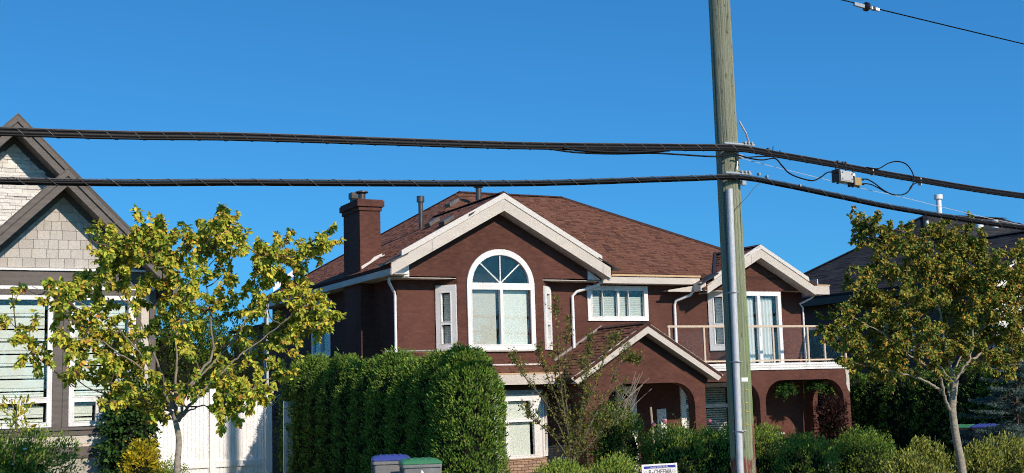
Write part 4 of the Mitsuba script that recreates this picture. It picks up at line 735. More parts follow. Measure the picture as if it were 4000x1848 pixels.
def tree(key, r, trunk, limbs, clumps, leaf_n, leafL, pal, wts, bark, twig_r=.008, single=0, infill=0, spread=.86, limb_bark='bark_pale_shaded'):
    """trunk, limbs: [(points, r0, r1)]; clumps: [(x,y,z,radius)] that twigs grow to and leaves hang in"""
    nodes = []
    part(key, 'trunk', tube(spline(trunk[0], 6), np.linspace(trunk[1], trunk[2], (len(trunk[0]) - 1) * 6 + 1), 14), bark, smooth=60)
    for P, a, b in limbs:
        Q = spline(P, 6); Q[1:-1] += r.normal(0, .008, (len(Q) - 2, 3)); part(key, 'limb', tube(Q, np.linspace(a, b, len(Q)), 8), limb_bark, smooth=60)
        t = np.linspace(0, 1, len(Q)); nodes += [(q, a + (b - a) * s) for q, s in zip(Q, t) if s > .25]
    NP = np.array([n[0] for n in nodes]); V, C, tw = [], [], []
    cl_ = np.array(clumps); extra = []
    while len(extra) < infill:
        i = r.integers(len(cl_)); d_ = np.linalg.norm(cl_[:, :3] - cl_[i, :3], axis=1); j = r.choice(np.argsort(d_)[1:9]); f = r.uniform(.3, .7)
        q = cl_[i] * f + cl_[j] * (1 - f); q[:3] += r.normal(0, .10, 3) * [1, 2.8, 1]; q[3] = r.uniform(.15, .29); extra.append(tuple(q))
    for cx_, cy_, cz_, cr in sorted(list(clumps) + extra, key=lambda q: np.linalg.norm(np.array(q[:3]) - np.array(trunk[0][-1]))):
        cr = cr * spread
        c = np.array([cx_, cy_, cz_]); dd = np.linalg.norm(NP - c, axis=1) + 1.2 * np.maximum(0, NP[:, 2] - c[2] + .1); b = NP[r.choice(np.argsort(dd)[:4])]
        P = spline([b, b * .5 + c * .5 + r.normal(0, .05, 3) + [0, 0, -.04], c], 4); tw.append(tube(P, np.linspace(twig_r * 1.3, twig_r * .6, len(P)), 5, False)); NP = np.vstack([NP, P[len(P) // 2:]])
        nt = max(4, int(7 * (cr / .3))); n = int(leaf_n * (cr / .3) ** 2.1)
        out = unit(c - b); per = max(3, n // nt)
        for _ in range(nt):
            s = P[r.integers(len(P) * 2 // 3, len(P))]; d = unit(out * .25 + rdir(r, 1)[0] + [0, 0, .08]); ln = cr * r.uniform(.75, 1.4)
            e = s + d * ln; mid = (s + e) / 2 + r.normal(0, .03, 3); Q = spline([s, mid, e], 4); tw.append(tube(Q, np.linspace(twig_r * .6, twig_r * .25, len(Q)), 4, False))
            u = r.uniform(.12, 1.02, per) ** .8; B = np.stack([np.interp(u, np.linspace(0, 1, len(Q)), Q[:, k]) for k in range(3)], 1) + r.normal(0, cr * .07, (per, 3))
            D = unit(rdir(r, per) * .9 + d * .5 + [0, 0, -.55]); N = unit(rdir(r, per) * .75 + [0, -.5, .6])
            Lf = leafL * r.uniform(.65, 1.25, per); V.append(oval(B, D, N, Lf, Lf * r.uniform(.50, .70, per), .16, .12)); C.append(lcol(r, per, pal, wts))
    part(key, 'twigs', cat(tw), 'bark_brown', smooth=60, kind='stuff')
    foliage(key, 'crown', np.concatenate(V), np.concatenate(C), 'leaf', single)

def shrub(key, r, c, rad, n, leafL, asp, pal, wts=None, up=.4, out=.7, m='leaf', shape=2.0, rough=.22, inner=True, tuft=10, tuft_r=.09, lo=.72, freq=2.4, fold=.2):
    """leaves in tufts over an uneven rounded body with a dark core"""
    c, rad = np.array(c, float), np.array(rad, float); nt = n // tuft; d = rdir(r, nt); d[:, 2] = np.where(d[:, 2] < -.55, -d[:, 2], d[:, 2])
    sup = (np.abs(d) ** shape).sum(1) ** (-1 / shape); sd = float(c.sum())
    nz = meshkit.fbm(d * freq + sd, 3); R_ = sup * (1 + rough * (nz - .5) * 2) * r.uniform(lo, 1.04, nt)
    B = np.repeat(c + d * rad * R_[:, None], tuft, 0) + r.normal(0, tuft_r * .5, (nt * tuft, 3)); nn = len(B); dn = np.repeat(unit(d / rad), tuft, 0)
    D = unit(dn * out + rdir(r, nn) * .6 + [0, 0, up]); N = unit(rdir(r, nn) * .6 + dn * .8 + [0, -.1, .35]); Lf = leafL * r.uniform(.6, 1.3, nn)
    keep = B[:, 2] > ground_z(B[:, 1]) + .01
    foliage(key, 'foliage', leaves(B, D, N, Lf, Lf * asp, fold)[keep], np.clip(lcol(r, nn, pal, wts) * np.repeat(.85 + .3 * r.random((nt, 1)), tuft, 0), 0, 1)[keep], m)
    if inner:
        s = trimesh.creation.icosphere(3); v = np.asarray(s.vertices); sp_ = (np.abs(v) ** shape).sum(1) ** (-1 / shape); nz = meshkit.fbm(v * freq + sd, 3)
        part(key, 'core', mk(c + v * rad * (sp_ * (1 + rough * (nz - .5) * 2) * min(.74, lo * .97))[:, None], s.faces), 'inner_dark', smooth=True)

YG = [(.68, .61, .09), (.54, .55, .08), (.34, .44, .065), (.72, .52, .09), (.13, .20, .035), (.58, .27, .08)]
YW = [.26, .25, .19, .10, .17, .03]
LC = [(2.14, 15.09, 3.97, 0.11), (2.33, 15.29, 3.90, 0.17), (2.65, 16.18, 4.02, 0.18), (2.50, 15.83, 3.73, 0.20), (2.67, 15.03, 3.83, 0.17), (2.61, 15.59, 3.51, 0.24), (2.92, 15.66, 3.77, 0.18), (2.96, 15.12, 4.16, 0.10), (3.18, 16.10, 4.13, 0.10), (2.97, 15.05, 3.77, 0.16), (3.28, 15.52, 3.96, 0.14), (3.44, 15.73, 4.12, 0.12), (3.46, 15.58, 3.87, 0.19), (3.70, 15.85, 4.11, 0.14), (3.83, 16.10, 3.94, 0.22), (4.20, 16.44, 4.37, 0.12), (3.96, 15.35, 4.06, 0.10), (4.00, 15.94, 3.96, 0.20), (4.28, 16.01, 3.95, 0.20), (4.29, 15.39, 3.77, 0.19), (4.40, 15.00, 3.83, 0.11), (4.75, 16.38, 3.73, 0.23), (4.77, 15.44, 3.79, 0.11), (5.02, 15.50, 4.01, 0.10), (5.18, 16.14, 3.93, 0.12), (4.98, 15.80, 3.70, 0.11), (4.28, 15.66, 3.55, 0.30), (4.00, 16.15, 3.59, 0.30), (3.31, 14.90, 3.46, 0.27), (3.17, 16.05, 3.52, 0.28), (2.78, 15.49, 3.27, 0.25), (3.10, 15.00, 3.09, 0.27), (3.70, 15.97, 3.16, 0.29), (4.22, 16.40, 3.20, 0.30), (4.33, 15.27, 3.21, 0.27), (4.82, 15.87, 3.42, 0.20), (4.82, 15.45, 3.23, 0.20), (5.06, 15.98, 3.01, 0.17), (5.28, 15.91, 3.06, 0.14), (5.27, 15.50, 3.06, 0.07), (4.92, 16.13, 2.97, 0.21), (4.90, 15.90, 2.72, 0.19), (4.68, 15.96, 2.75, 0.18), (4.68, 16.16, 2.48, 0.15), (4.31, 15.59, 2.39, 0.12), (1.75, 15.98, 3.46, 0.17), (1.57, 16.01, 3.37, 0.12), (1.88, 15.18, 3.30, 0.14), (1.43, 15.85, 3.28, 0.07), (2.10, 15.55, 3.24, 0.15), (2.23, 15.67, 3.47, 0.13), (2.21, 15.17, 3.00, 0.19), (2.54, 16.01, 3.16, 0.18), (2.04, 15.41, 2.97, 0.11), (2.49, 16.27, 2.78, 0.20), (1.87, 15.42, 2.72, 0.14), (1.76, 15.77, 2.61, 0.09), (1.68, 15.60, 2.58, 0.05), (2.17, 15.86, 2.67, 0.16), (2.18, 15.25, 2.48, 0.14), (2.07, 15.25, 2.36, 0.11), (2.04, 16.03, 2.30, 0.06), (2.65, 16.10, 2.77, 0.23), (2.84, 15.81, 2.76, 0.25), (2.80, 16.39, 2.49, 0.26), (2.83, 15.21, 2.35, 0.22), (2.59, 16.25, 2.29, 0.18), (2.55, 15.16, 2.03, 0.19), (3.06, 16.48, 2.03, 0.21), (3.20, 15.91, 1.97, 0.16), (2.48, 15.87, 1.99, 0.11), (3.22, 16.49, 1.78, 0.13), (3.35, 16.19, 1.82, 0.10), (4.01, 16.18, 2.72, 0.15), (3.61, 14.96, 2.00, 0.10), (3.88, 15.49, 1.98, 0.07), (4.01, 15.05, 2.06, 0.10), (3.98, 15.21, 1.99, 0.07), (3.34, 15.21, 2.72, 0.23), (3.22, 16.31, 2.88, 0.24), (3.45, 15.07, 2.34, 0.09), (3.30, 15.35, 2.11, 0.10)]
L_trunk = [(3.34, 15.70, 0.34), (3.33, 15.70, 1.10), (3.35, 15.70, 1.49), (3.31, 15.70, 1.72)]
L_limbs = [([(3.31, 15.70, 1.72), (3.57, 15.64, 2.02), (3.92, 15.58, 2.38), (4.13, 15.52, 2.57), (4.38, 15.46, 2.75), (4.62, 15.40, 2.97)], 0.030, 0.008), ([(3.33, 15.70, 1.72), (3.46, 15.73, 2.09), (3.76, 15.77, 2.52), (3.78, 15.80, 2.75), (3.75, 15.83, 3.18), (3.73, 15.87, 3.61), (4.09, 15.90, 4.03)], 0.030, 0.008), ([(3.30, 15.70, 1.72), (3.19, 15.64, 2.00), (3.04, 15.58, 2.21), (2.88, 15.52, 2.36), (2.60, 15.47, 2.55), (2.35, 15.41, 2.71), (1.95, 15.35, 2.74)], 0.030, 0.008), ([(3.30, 15.70, 1.72), (3.26, 15.76, 2.02), (3.13, 15.82, 2.39), (3.00, 15.88, 2.76), (2.81, 15.94, 3.20), (2.63, 16.00, 3.70)], 0.030, 0.008), ([(3.31, 15.70, 1.72), (3.32, 15.80, 2.07), (3.36, 15.90, 2.51), (3.36, 16.00, 3.01), (3.33, 16.10, 3.57), (3.21, 16.20, 4.09)], 0.030, 0.008), ([(3.45, 15.70, 2.09), (3.72, 15.82, 2.35), (4.10, 15.94, 2.75), (4.39, 16.06, 3.22), (4.69, 16.18, 3.61), (5.17, 16.30, 3.90)], 0.020, 0.008), ([(3.20, 15.70, 2.00), (2.90, 15.60, 2.50), (2.55, 15.50, 2.88), (2.08, 15.40, 3.16), (1.59, 15.30, 3.33)], 0.020, 0.008), ([(3.35, 15.70, 1.72), (3.48, 15.63, 1.87), (3.76, 15.57, 1.93), (4.03, 15.50, 2.00)], 0.020, 0.008)]
RC = [(15.02, 15.98, 4.47, 0.20), (16.12, 16.80, 4.64, 0.23), (15.70, 16.96, 4.51, 0.16), (14.96, 16.40, 4.47, 0.12), (14.11, 15.43, 3.72, 0.16), (14.54, 16.08, 3.88, 0.10), (15.68, 16.46, 4.31, 0.32), (14.63, 14.95, 4.23, 0.28), (16.66, 16.43, 4.62, 0.27), (15.60, 15.69, 4.15, 0.43), (16.81, 16.21, 4.45, 0.40), (17.53, 16.39, 4.60, 0.34), (17.35, 16.39, 4.20, 0.57), (16.31, 16.06, 3.86, 0.54), (17.74, 16.11, 4.18, 0.48), (16.88, 15.37, 3.66, 0.54), (15.59, 15.99, 3.77, 0.43), (14.40, 15.16, 3.73, 0.32), (15.00, 15.96, 3.42, 0.34), (14.66, 16.07, 3.33, 0.30), (14.60, 16.45, 3.16, 0.23), (13.95, 15.83, 2.88, 0.22), (13.61, 15.09, 2.84, 0.34), (15.06, 16.06, 3.03, 0.51), (15.05, 15.30, 3.24, 0.58), (17.17, 16.57, 3.42, 0.66), (17.07, 15.76, 3.29, 0.64), (17.99, 15.80, 3.79, 0.48), (19.13, 16.63, 4.19, 0.36), (17.80, 15.81, 3.30, 0.47), (13.93, 15.75, 2.62, 0.29), (14.33, 15.69, 2.49, 0.40), (15.18, 15.96, 2.49, 0.51), (14.98, 15.02, 2.64, 0.49), (16.82, 16.11, 2.76, 0.55), (18.35, 16.90, 2.79, 0.59), (18.17, 16.11, 2.68, 0.53), (18.91, 16.26, 3.19, 0.60), (19.09, 16.27, 3.78, 0.50), (14.90, 16.64, 2.25, 0.25), (15.24, 16.52, 2.17, 0.29), (15.87, 16.72, 2.13, 0.30), (16.38, 16.76, 2.16, 0.31), (15.59, 15.41, 2.20, 0.30), (17.38, 15.96, 2.33, 0.37), (17.82, 15.74, 2.32, 0.37), (13.82, 15.59, 2.39, 0.19), (18.68, 16.04, 2.46, 0.59), (16.52, 15.59, 2.46, 0.32), (16.90, 16.28, 4.75, 0.18), (15.13, 16.18, 4.67, 0.14), (18.87, 15.76, 3.44, 0.49), (19.04, 15.97, 2.81, 0.50)]
R_trunk = [(16.67, 16.00, -0.56), (16.67, 16.00, 0.37), (16.58, 16.00, 0.98), (16.54, 16.00, 1.42), (16.58, 16.00, 1.66), (16.66, 16.00, 1.96)]
R_limbs = [([(16.66, 16.00, 1.96), (16.62, 16.06, 2.21), (16.59, 16.12, 2.69), (16.57, 16.18, 3.32), (16.49, 16.24, 3.88), (16.51, 16.30, 4.45)], 0.042, 0.010), ([(16.66, 16.00, 1.96), (16.77, 15.94, 2.13), (16.91, 15.88, 2.33), (17.00, 15.82, 2.88), (17.18, 15.76, 3.43), (17.46, 15.70, 3.98)], 0.042, 0.010), ([(16.66, 16.00, 1.96), (17.09, 16.10, 2.23), (17.66, 16.20, 2.48), (18.40, 16.30, 2.83), (19.09, 16.40, 3.35)], 0.042, 0.010), ([(16.48, 16.00, 1.46), (16.28, 15.92, 1.73), (16.14, 15.83, 2.00), (15.80, 15.75, 2.18), (15.25, 15.67, 2.41), (14.68, 15.58, 2.74), (14.03, 15.50, 2.99)], 0.042, 0.010), ([(16.36, 16.00, 1.73), (16.08, 15.92, 1.86), (15.66, 15.85, 2.01), (15.06, 15.78, 2.12), (14.40, 15.70, 2.23)], 0.042, 0.010), ([(16.64, 16.00, 1.90), (16.49, 16.12, 2.14), (16.36, 16.24, 2.49), (16.16, 16.36, 3.05), (16.05, 16.48, 3.62), (15.77, 16.60, 4.33)], 0.030, 0.010), ([(16.54, 16.00, 1.42), (16.68, 16.18, 1.73), (16.91, 16.36, 2.00), (17.43, 16.54, 2.49), (17.51, 16.72, 3.37), (17.79, 16.90, 4.27)], 0.030, 0.010)]
C_stems = [[(12.60, 22.40, 0.46), (12.55, 22.37, 1.04), (12.42, 22.35, 1.84), (12.35, 22.32, 2.64), (12.32, 22.29, 3.44), (12.30, 22.27, 3.84)], [(12.57, 22.40, 0.47), (12.45, 22.45, 1.12), (12.09, 22.50, 1.77), (11.77, 22.55, 2.17), (11.54, 22.60, 2.50), (11.46, 22.65, 2.74)], [(12.63, 22.40, 0.46), (12.73, 22.28, 1.19), (12.83, 22.15, 1.98), (12.88, 22.03, 2.62), (12.87, 21.91, 3.09)], [(12.65, 22.40, 0.46), (12.97, 22.30, 1.18), (13.42, 22.20, 1.97), (13.67, 22.10, 2.53), (13.91, 22.00, 2.85)], [(12.58, 22.40, 0.46), (12.52, 22.40, 1.20), (12.28, 22.41, 1.92), (12.07, 22.41, 2.40), (11.95, 22.42, 2.80)], [(12.64, 22.40, 0.46), (12.84, 22.38, 1.26), (13.23, 22.35, 2.14), (13.43, 22.33, 2.62), (13.62, 22.31, 2.87), (13.81, 22.29, 3.11)], [(12.59, 22.40, 0.46), (12.60, 22.45, 1.27), (12.57, 22.50, 2.16), (12.67, 22.55, 2.80), (12.77, 22.60, 3.46)], [(12.58, 22.40, 0.47), (12.25, 22.33, 0.97), (11.78, 22.27, 1.38), (11.40, 22.20, 1.71)], [(12.66, 22.40, 0.46), (13.14, 22.28, 1.01), (13.51, 22.16, 1.48), (13.71, 22.04, 2.12)], [(12.61, 22.40, 0.46), (12.76, 22.57, 1.35), (12.52, 22.75, 2.16), (12.54, 22.92, 2.82)], [(13.85, 22.40, 2.50), (14.05, 22.25, 2.57), (14.10, 22.09, 2.51)], [(12.65, 22.40, 1.03), (12.89, 22.19, 1.74), (12.71, 21.98, 2.62)]]
r = np.random.default_rng(11)
L_limbs = [(P, a * .66, .004) for P, a, b in L_limbs]; R_limbs = [(P, a * .72, .006) for P, a, b in R_limbs]
k = thing('street_tree', 'young yellow-green street tree on the left with pale slender trunk', 'tree')
tree(k, r, (L_trunk, .044, .032), L_limbs, LC, 560, .066, YG, YW, 'bark_pale', single=300, infill=105)
r = np.random.default_rng(12)
k = thing('street_tree', 'dense olive and gold street tree on the right with forked pale trunk', 'tree')
tree(k, r, (R_trunk, .072, .055), R_limbs, RC, 760, .058, [(.52, .41, .08), (.31, .34, .07), (.15, .23, .045), (.58, .34, .07), (.07, .11, .03), (.58, .25, .07)], [.17, .23, .27, .12, .18, .03], 'bark_pale', twig_r=.009, single=300, infill=85, limb_bark='bark_pale')
r = np.random.default_rng(13)
k = thing('multi_stem_tree', 'sparse slender multi-stem tree in front of the brown house', 'tree')
tips = []; lv, lc = [], []
for i, P in enumerate(C_stems):
    P = ([(12.6 + .02 * i - .1, 22.4, -.3)] if i < 10 else []) + P
    Q = spline(P, 6); part(k, 'stem', tube(Q, np.linspace(.024 if i < 10 else .008, .005, len(Q)), 7), 'bark_brown', smooth=60)
    s = np.linspace(0, 1, len(Q)); side_tw = []
    for _ in range(46):
        u = r.uniform(.26, 1.0); b = np.array([np.interp(u, s, Q[:, c]) for c in range(3)]); e = b + unit(rdir(r, 1)[0] * .8 + [0, 0, .8]) * r.uniform(.1, .34) * (1.2 - .5 * u)
        side_tw.append(tube(np.array([b, (b + e) / 2 + r.normal(0, .015, 3), e]), [.004, .003, .002], 4, False))
        n = r.integers(8, 18); w_ = r.random((n, 1)); B = b + (e - b) * w_ + r.normal(0, .03, (n, 3)); D = unit(rdir(r, n) + (e - b) * 2 + [0, 0, .1])
        Lf = r.uniform(.036, .068, n); lv.append(leaves(B, D, unit(rdir(r, n) + [0, -.3, .7]), Lf, Lf * .55, .2)); lc.append(lcol(r, n, [(.15, .19, .05), (.22, .25, .06), (.40, .32, .07), (.08, .10, .03)], [.36, .30, .14, .20]))
    part(k, 'side_twigs', cat(side_tw), 'bark_brown', kind='stuff')
foliage(k, 'foliage', np.concatenate(lv), np.concatenate(lc))

DG = [(.13, .21, .05), (.18, .27, .06), (.07, .12, .03), (.28, .32, .08)]
BG = [(.20, .32, .06), (.28, .40, .075), (.11, .18, .035), (.40, .45, .09)]
r = np.random.default_rng(14)
def bush(name, label, c, rad, n, L_, asp=.45, pal=DG, wts=None, group=None, **kw):
    k = thing(name, label, 'shrub', group); shrub(k, r, c, rad, n, L_, asp, pal, wts, **kw); return k
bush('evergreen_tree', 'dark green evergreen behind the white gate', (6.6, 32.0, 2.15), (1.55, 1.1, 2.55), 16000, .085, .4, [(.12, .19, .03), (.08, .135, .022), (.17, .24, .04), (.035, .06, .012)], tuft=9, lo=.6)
bush('evergreen_tree', 'blackish evergreen added to darken the gap between the gate and the brown house', (8.3, 34.2, 1.9), (1.6, 1.0, 2.5), 9000, .08, .4, [(.02, .035, .014), (.03, .05, .018)], tuft=9, lo=.6)  # near-black leaf palette carries the shade of the gap
b = bush('flowering_shrub', 'green shrub with small pale blooms at the lower left corner', (1.75, 21.0, .55), (1.25, .8, 1.02), 16000, .06, .42, BG, [.3, .2, .4, .1], lo=.6, rough=.35)
for i in range(46):
    q = rdir(r, 1)[0]; q[1] = -abs(q[1]); q[2] = abs(q[2]); p_ = np.array([1.75, 21.0, .55]) + q * [1.2, .78, .97]
    part(b, 'bloom', mk(p_ + trimesh.creation.icosphere(1, r.uniform(.012, .024)).vertices * [1, 1, .6], trimesh.creation.icosphere(1).faces), 'print_white' if i % 2 else 'line_yellow')
b = bush('sapling', 'yellow-green sapling shoot at the left edge', (1.95, 20.6, 1.75), (.30, .3, .36), 170, .09, .4, YG, YW, inner=False, lo=.3, tuft=6)
part(b, 'stem', tube(spline([(1.9, 20.6, -.2), (1.92, 20.6, .9), (1.95, 20.6, 1.9)]), .012, 6), 'bark_brown')
bush('ivy_shrub', 'glossy dark green ivy column in front of the grey house', (4.32, 24.55, 1.02), (.49, .36, 1.48), 5600, .075, .75, [(.035, .085, .022), (.055, .125, .03), (.022, .05, .015), (.09, .16, .04)], up=-.3, rough=.35, tuft=7)
bush('golden_shrub', 'bright golden yellow shrub beside the ivy', (4.06, 21.9, .62), (.30, .28, .72), 2600, .065, .45, [(.55, .42, .02), (.42, .36, .025), (.28, .28, .03), (.62, .46, .05)], up=.2, rough=.3, tuft=7)
bush('boxwood', 'small rounded boxwood at the foot of the white gate', (4.55, 22.2, .42), (.34, .32, .50), 2600, .04, .5, BG)
bush('garden_shrub', 'open leafy shrub with upright twigs in front of the front door', (13.98, 22.8, .70), (.66, .60, .94), 9000, .052, .5, DG, [.35, .3, .2, .15], rough=.4, lo=.62)
tw = [tube(spline([(13.6 + .3 * r.random(), 22.7, 1.0), (13.9 + .4 * r.random(), 22.6, 1.6), (13.7 + 1.0 * r.random(), 22.5, 1.9 + .45 * r.random())]), .006, 4) for _ in range(16)]
part('garden_shrub', 'twigs', cat(tw), 'bark_pale', kind='stuff')
for lab, c, rad, n in (('low hedge shrub right of the leafy shrub, under the porch arch', (14.85, 22.0, .36), (.66, .55, .74), 6500), ('low hedge shrub against the left side of the utility pole', (15.9, 22.1, .36), (.72, .55, .70), 6500), ('low hedge shrub just right of the utility pole', (17.3, 22.4, .33), (.80, .6, .66), 6500), ('bright low shrub in front of the arcade, left of the round boxwood', (16.95, 20.4, .18), (.62, .5, .70), 6000)):
    bush('low_shrub', lab, c, rad, n, .062, .36, BG, [.35, .3, .25, .1], 'low shrubs in front of the brown house', up=.8, rough=.25, shape=2.8)
bush('boxwood', 'large round boxwood ball in front of the arcade', (18.98, 21.0, .22), (.80, .74, .70), 9500, .055, .36, BG, [.4, .25, .25, .1], up=.6, rough=.14)
bush('low_shrub', 'fresh green low shrub at the foot of the multi-stem tree', (11.05, 20.0, .22), (.58, .42, .46), 4200, .06, .36, BG, [.2, .4, .1, .3], 'low shrubs in front of the brown house', up=.9)
bush('low_shrub', 'fresh green low shrub left of the lawn sign', (12.15, 20.0, .22), (.52, .42, .48), 4200, .06, .36, BG, [.2, .4, .1, .3], 'low shrubs in front of the brown house', up=.9)
bush('low_shrub', 'few thin green shoots right of the lawn sign', (11.35, 17.2, .25), (.26, .2, .46), 260, .07, .3, BG, [.2, .4, .1, .3], 'low shrubs in front of the brown house', inner=False, up=1.2)
GY = [(.34, .36, .08), (.46, .46, .11), (.19, .22, .05), (.08, .11, .03)]
for i, (c, rad) in enumerate((((16.15, 16.7, .15), (.58, .5, .56)), ((16.85, 17.0, .22), (.42, .45, .66)), ((17.75, 16.6, .18), (.60, .5, .62)), ((18.75, 16.9, .22), (.62, .55, .66)), ((18.3, 15.8, .1), (.5, .45, .6)))):
    bush('spirea', ['yellow-green shrub left of the right street tree', 'upright yellow-green shrub directly at the right street tree trunk', 'yellow-green shrub right of the right street tree', 'yellow-green shrub at the lower right corner', 'yellow-green front shrub below the dark bins'][i], c, rad, 5600, .058, .42, GY, [.34, .26, .26, .14], 'yellow-green shrubs around the right street tree', up=.9, rough=.34, lo=.6)
bush('purple_shrub', 'dark purple-leaved shrub before the right arch', (21.95, 25.3, .68), (.52, .45, 1.08), 3200, .075, .5, [(.040, .018, .018), (.065, .03, .028), (.024, .012, .012), (.11, .06, .05)], rough=.35, lo=.5, inner=False)
for lab, c, rad in (('green hanging plant under the middle of the right arch', (21.92, 27.05, 1.80), (.27, .24, .27)), ('small green hanging plant at the right of the arch', (23.0, 27.1, 1.92), (.26, .2, .17))):
    k = thing('hanging_plant', lab, 'plant'); shrub(k, r, c, rad, 900, .075, .5, [(.05, .12, .025), (.03, .07, .018)], tuft=6, up=-.5, inner=False, lo=.3)
    part(k, 'pot', prof_lathe(c[0], c[1], [(0, c[2] - .12), (.08, c[2] - .12), (.11, c[2] + .02), (0, c[2] + .02)], 14), 'bark_brown'); part(k, 'wire', tube([(c[0], c[1], c[2]), (c[0], c[1], 2.2)], .004, 4), 'steel')
k = thing('rose_bush', 'leggy rose with a few pink blooms beside the utility pole', 'shrub'); shrub(k, r, (15.75, 23.2, .9), (.5, .4, .55), 420, .05, .5, DG, inner=False, tuft=6, lo=.3)
for i in range(7): part(k, 'cane', tube(spline([(15.7, 23.2, -.2), (15.6 + .05 * i, 23.2, .7), (15.35 + .14 * i, 23.15, 1.15 + .05 * (i % 3))]), .006, 5), 'bark_brown')
for x, z in ((14.75, 1.20), (15.02, 1.26), (16.2, 1.22), (16.3, 1.05)): part(k, 'bloom', mk(np.array([x, 22.6, z]) + trimesh.creation.icosphere(2, .05).vertices * (1 + .25 * (meshkit.noise(trimesh.creation.icosphere(2).vertices * 4 + x) - .5))[:, None], trimesh.creation.icosphere(2).faces), 'flower_pink')
k = thing('wooden_stake', 'pale wooden stake standing in the low shrubs before the porch', 'stake'); part(k, 'shaft', tube(spline([(15.75, 24.2, -.3), (15.77, 24.2, .8), (15.73, 24.2, 1.55)]), .028, 7), 'stake_wood'); part(k, 'arm', tube([(15.76, 24.2, 1.05), (15.95, 24.2, .95), (16.02, 24.2, .6)], .012, 5), 'dark_metal')
s = trimesh.creation.icosphere(3); k = thing('boulder', 'grey boulder beneath the round boxwood', 'rock'); v = np.asarray(s.vertices); whole(k, mk(np.array([17.9, 19.0, -.02]) + v * [.42, .3, .22] * (1 + .3 * (meshkit.fbm(v * 1.6 + 3, 3) - .5))[:, None], s.faces), 'rock', smooth=True)

# blue spruce at the right edge
k = thing('blue_spruce', 'blue-green spruce with drooping tiered branches at the right edge', 'tree'); r = np.random.default_rng(15); part(k, 'trunk', tube([(21.85, 19.3, -.3), (21.85, 19.3, 3.1)], [.07, .015], 8), 'bark_brown'); V, C, br = [], [], []
for z in np.arange(.40, 3.0, .15):
    R_ = 1.45 * (1 - (z - .2) / 3.0) + .08; nb = 7
    for a in np.arange(nb) * 2 * np.pi / nb + r.uniform(0, 1):
        R2 = R_ * r.uniform(.62, 1.15); zj = r.normal(0, .10) - .08; d = np.array([math.cos(a), math.sin(a), 0]); P = spline([(21.85, 19.3, z), np.array([21.85, 19.3, z]) + d * R2 * .55 + [0, 0, zj - .06], np.array([21.85, 19.3, z]) + d * R2 + [0, 0, zj * 1.3 - .02]], 5); br.append(tube(P, np.linspace(.012, .004, len(P)), 5, False)); ss = np.linspace(0, 1, len(P)); sd = np.array([-d[1], d[0], 0])
        for u in np.linspace(.25, 1, int(4 + R2 * 7)):
            b = np.array([np.interp(u, ss, P[:, c]) for c in range(3)])
            for sg in (-1, 1, 0):
                e = unit(d * .75 + sd * sg * .9 + [0, 0, -.05]) * (.10 + .22 * R2 * (1.05 - u)) if sg else d * .10; n = 15; w_ = np.linspace(0, 1, n)[:, None]; B = b + e * w_; D = unit(unit(e) * .8 + rdir(r, n) * .9 + [0, 0, .25]); Lf = r.uniform(.045, .075, n)
                V.append(leaves(B, D, rdir(r, n), Lf, Lf * .22, 0)); C.append(lcol(r, n, [(.11, .17, .15), (.07, .12, .10), (.16, .22, .19)]))
part(k, 'branches', cat(br), 'bark_brown', kind='stuff'); foliage(k, 'needles', np.concatenate(V), np.concatenate(C), 'needle')


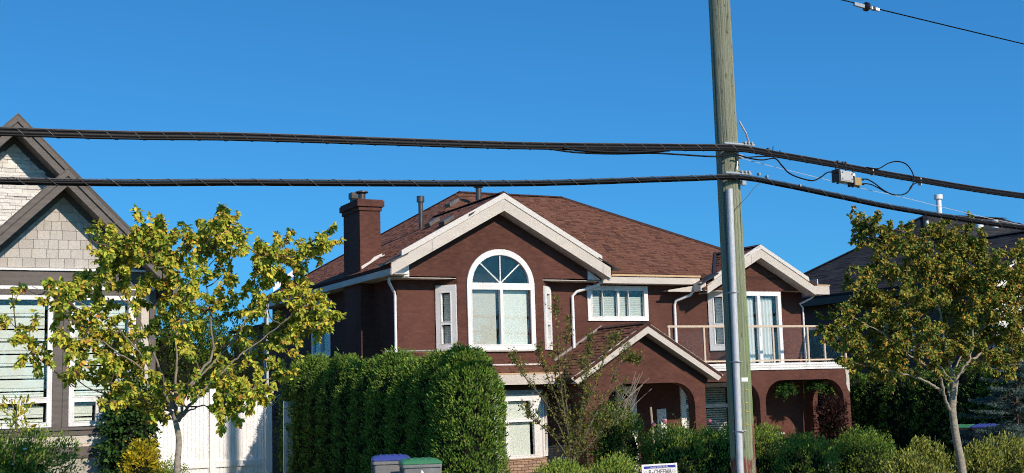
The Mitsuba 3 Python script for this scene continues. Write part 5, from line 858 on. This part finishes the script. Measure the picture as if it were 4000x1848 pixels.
# cedar hedge: single shrubs in a row running back from the street
CG = [(.145, .255, .045), (.21, .345, .06), (.07, .13, .03), (.33, .40, .08)]
r = np.random.default_rng(41)
def cedar(label, x, y, h, wr, n, group=None):
    k = thing('cedar_shrub', label, 'shrub', group); z0 = float(ground_z(y)); nt = n // 9
    t = r.random(nt) ** .85; a = r.uniform(0, 2 * np.pi, nt); prof = lambda t: np.where(t < .80, 1.08 - .22 * t, .90 * np.sqrt(np.clip((1.02 - t) / .22, 0, 1)))
    ph_ = r.uniform(0, 50); q = np.stack([np.cos(a) * 1.6 + ph_, np.sin(a) * 1.6, t * h * 1.5], 1); bumpy = 1 + .24 * (meshkit.fbm(q * 1.8, 3) - .5)
    top = r.random(nt) < .16; t = np.where(top, .93 + .07 * r.random(nt), t)
    R_ = wr * prof(t) * (np.abs(np.cos(a)) ** 2.8 + np.abs(np.sin(a)) ** 2.8) ** (-1 / 2.8) * bumpy * r.uniform(.88, 1.02, nt) * np.where(top, np.sqrt(r.random(nt)) * 1.2, 1)
    B = np.stack([x + np.cos(a) * R_, y + np.sin(a) * R_ * 1.2, z0 + .05 + t * (h - .05) + np.where(top, r.normal(0, .05, nt), 0)], 1); B = np.repeat(B, 9, 0) + r.normal(0, .030, (nt * 9, 3))
    o = np.repeat(np.stack([np.cos(a), np.sin(a), 0 * a], 1), 9, 0); nn = len(B); D = unit(o * .75 + rdir(r, nn) * .5 + [0, 0, .75]); N = unit(rdir(r, nn) * .55 + o * 1.0 + [0, 0, .25])
    Lf = r.uniform(.035, .080, nn)
    foliage(k, 'foliage', leaves(B, D, N, Lf, Lf * .34, .1), lcol(r, nn, CG, [.38, .25, .25, .12]) * np.repeat(.8 + .4 * r.random((nt, 1)), 9, 0), 'needle')
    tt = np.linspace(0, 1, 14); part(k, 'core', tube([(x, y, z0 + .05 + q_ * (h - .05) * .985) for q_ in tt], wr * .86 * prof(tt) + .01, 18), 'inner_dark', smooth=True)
ORD = ['first', 'second', 'third', 'fourth', 'fifth', 'sixth', 'seventh', 'eighth', 'ninth', 'tenth']
ys_h = [18.85, 19.9, 21.1, 22.3, 23.45, 24.65, 25.8, 27.0, 28.2, 29.3]
for i_, y in enumerate(ys_h):
    cedar('clipped cedar at the sunlit street end of the hedge' if i_ == 0 else '%s cedar from the street end of the hedge left of the brown house' % ORD[i_], 8.66 + .062 * i_, y, 2.55 + .03 * i_ - ground_z(y) * 1.0 + r.uniform(-.12, .10), .56, 34000 if i_ == 0 else 20000 if i_ < 4 else 13000, 'cedar shrubs forming the hedge left of the brown house')
for i_, y in enumerate(np.arange(19.6, 31.5, 1.2)):
    cedar('%s cedar from the street end of the dark hedge right of the brown house' % ORD[i_], 26.15 + r.uniform(-.05, .05), y, 2.60 + r.uniform(-.08, .08), .72, 8500, 'cedar shrubs forming the hedge right of the brown house')
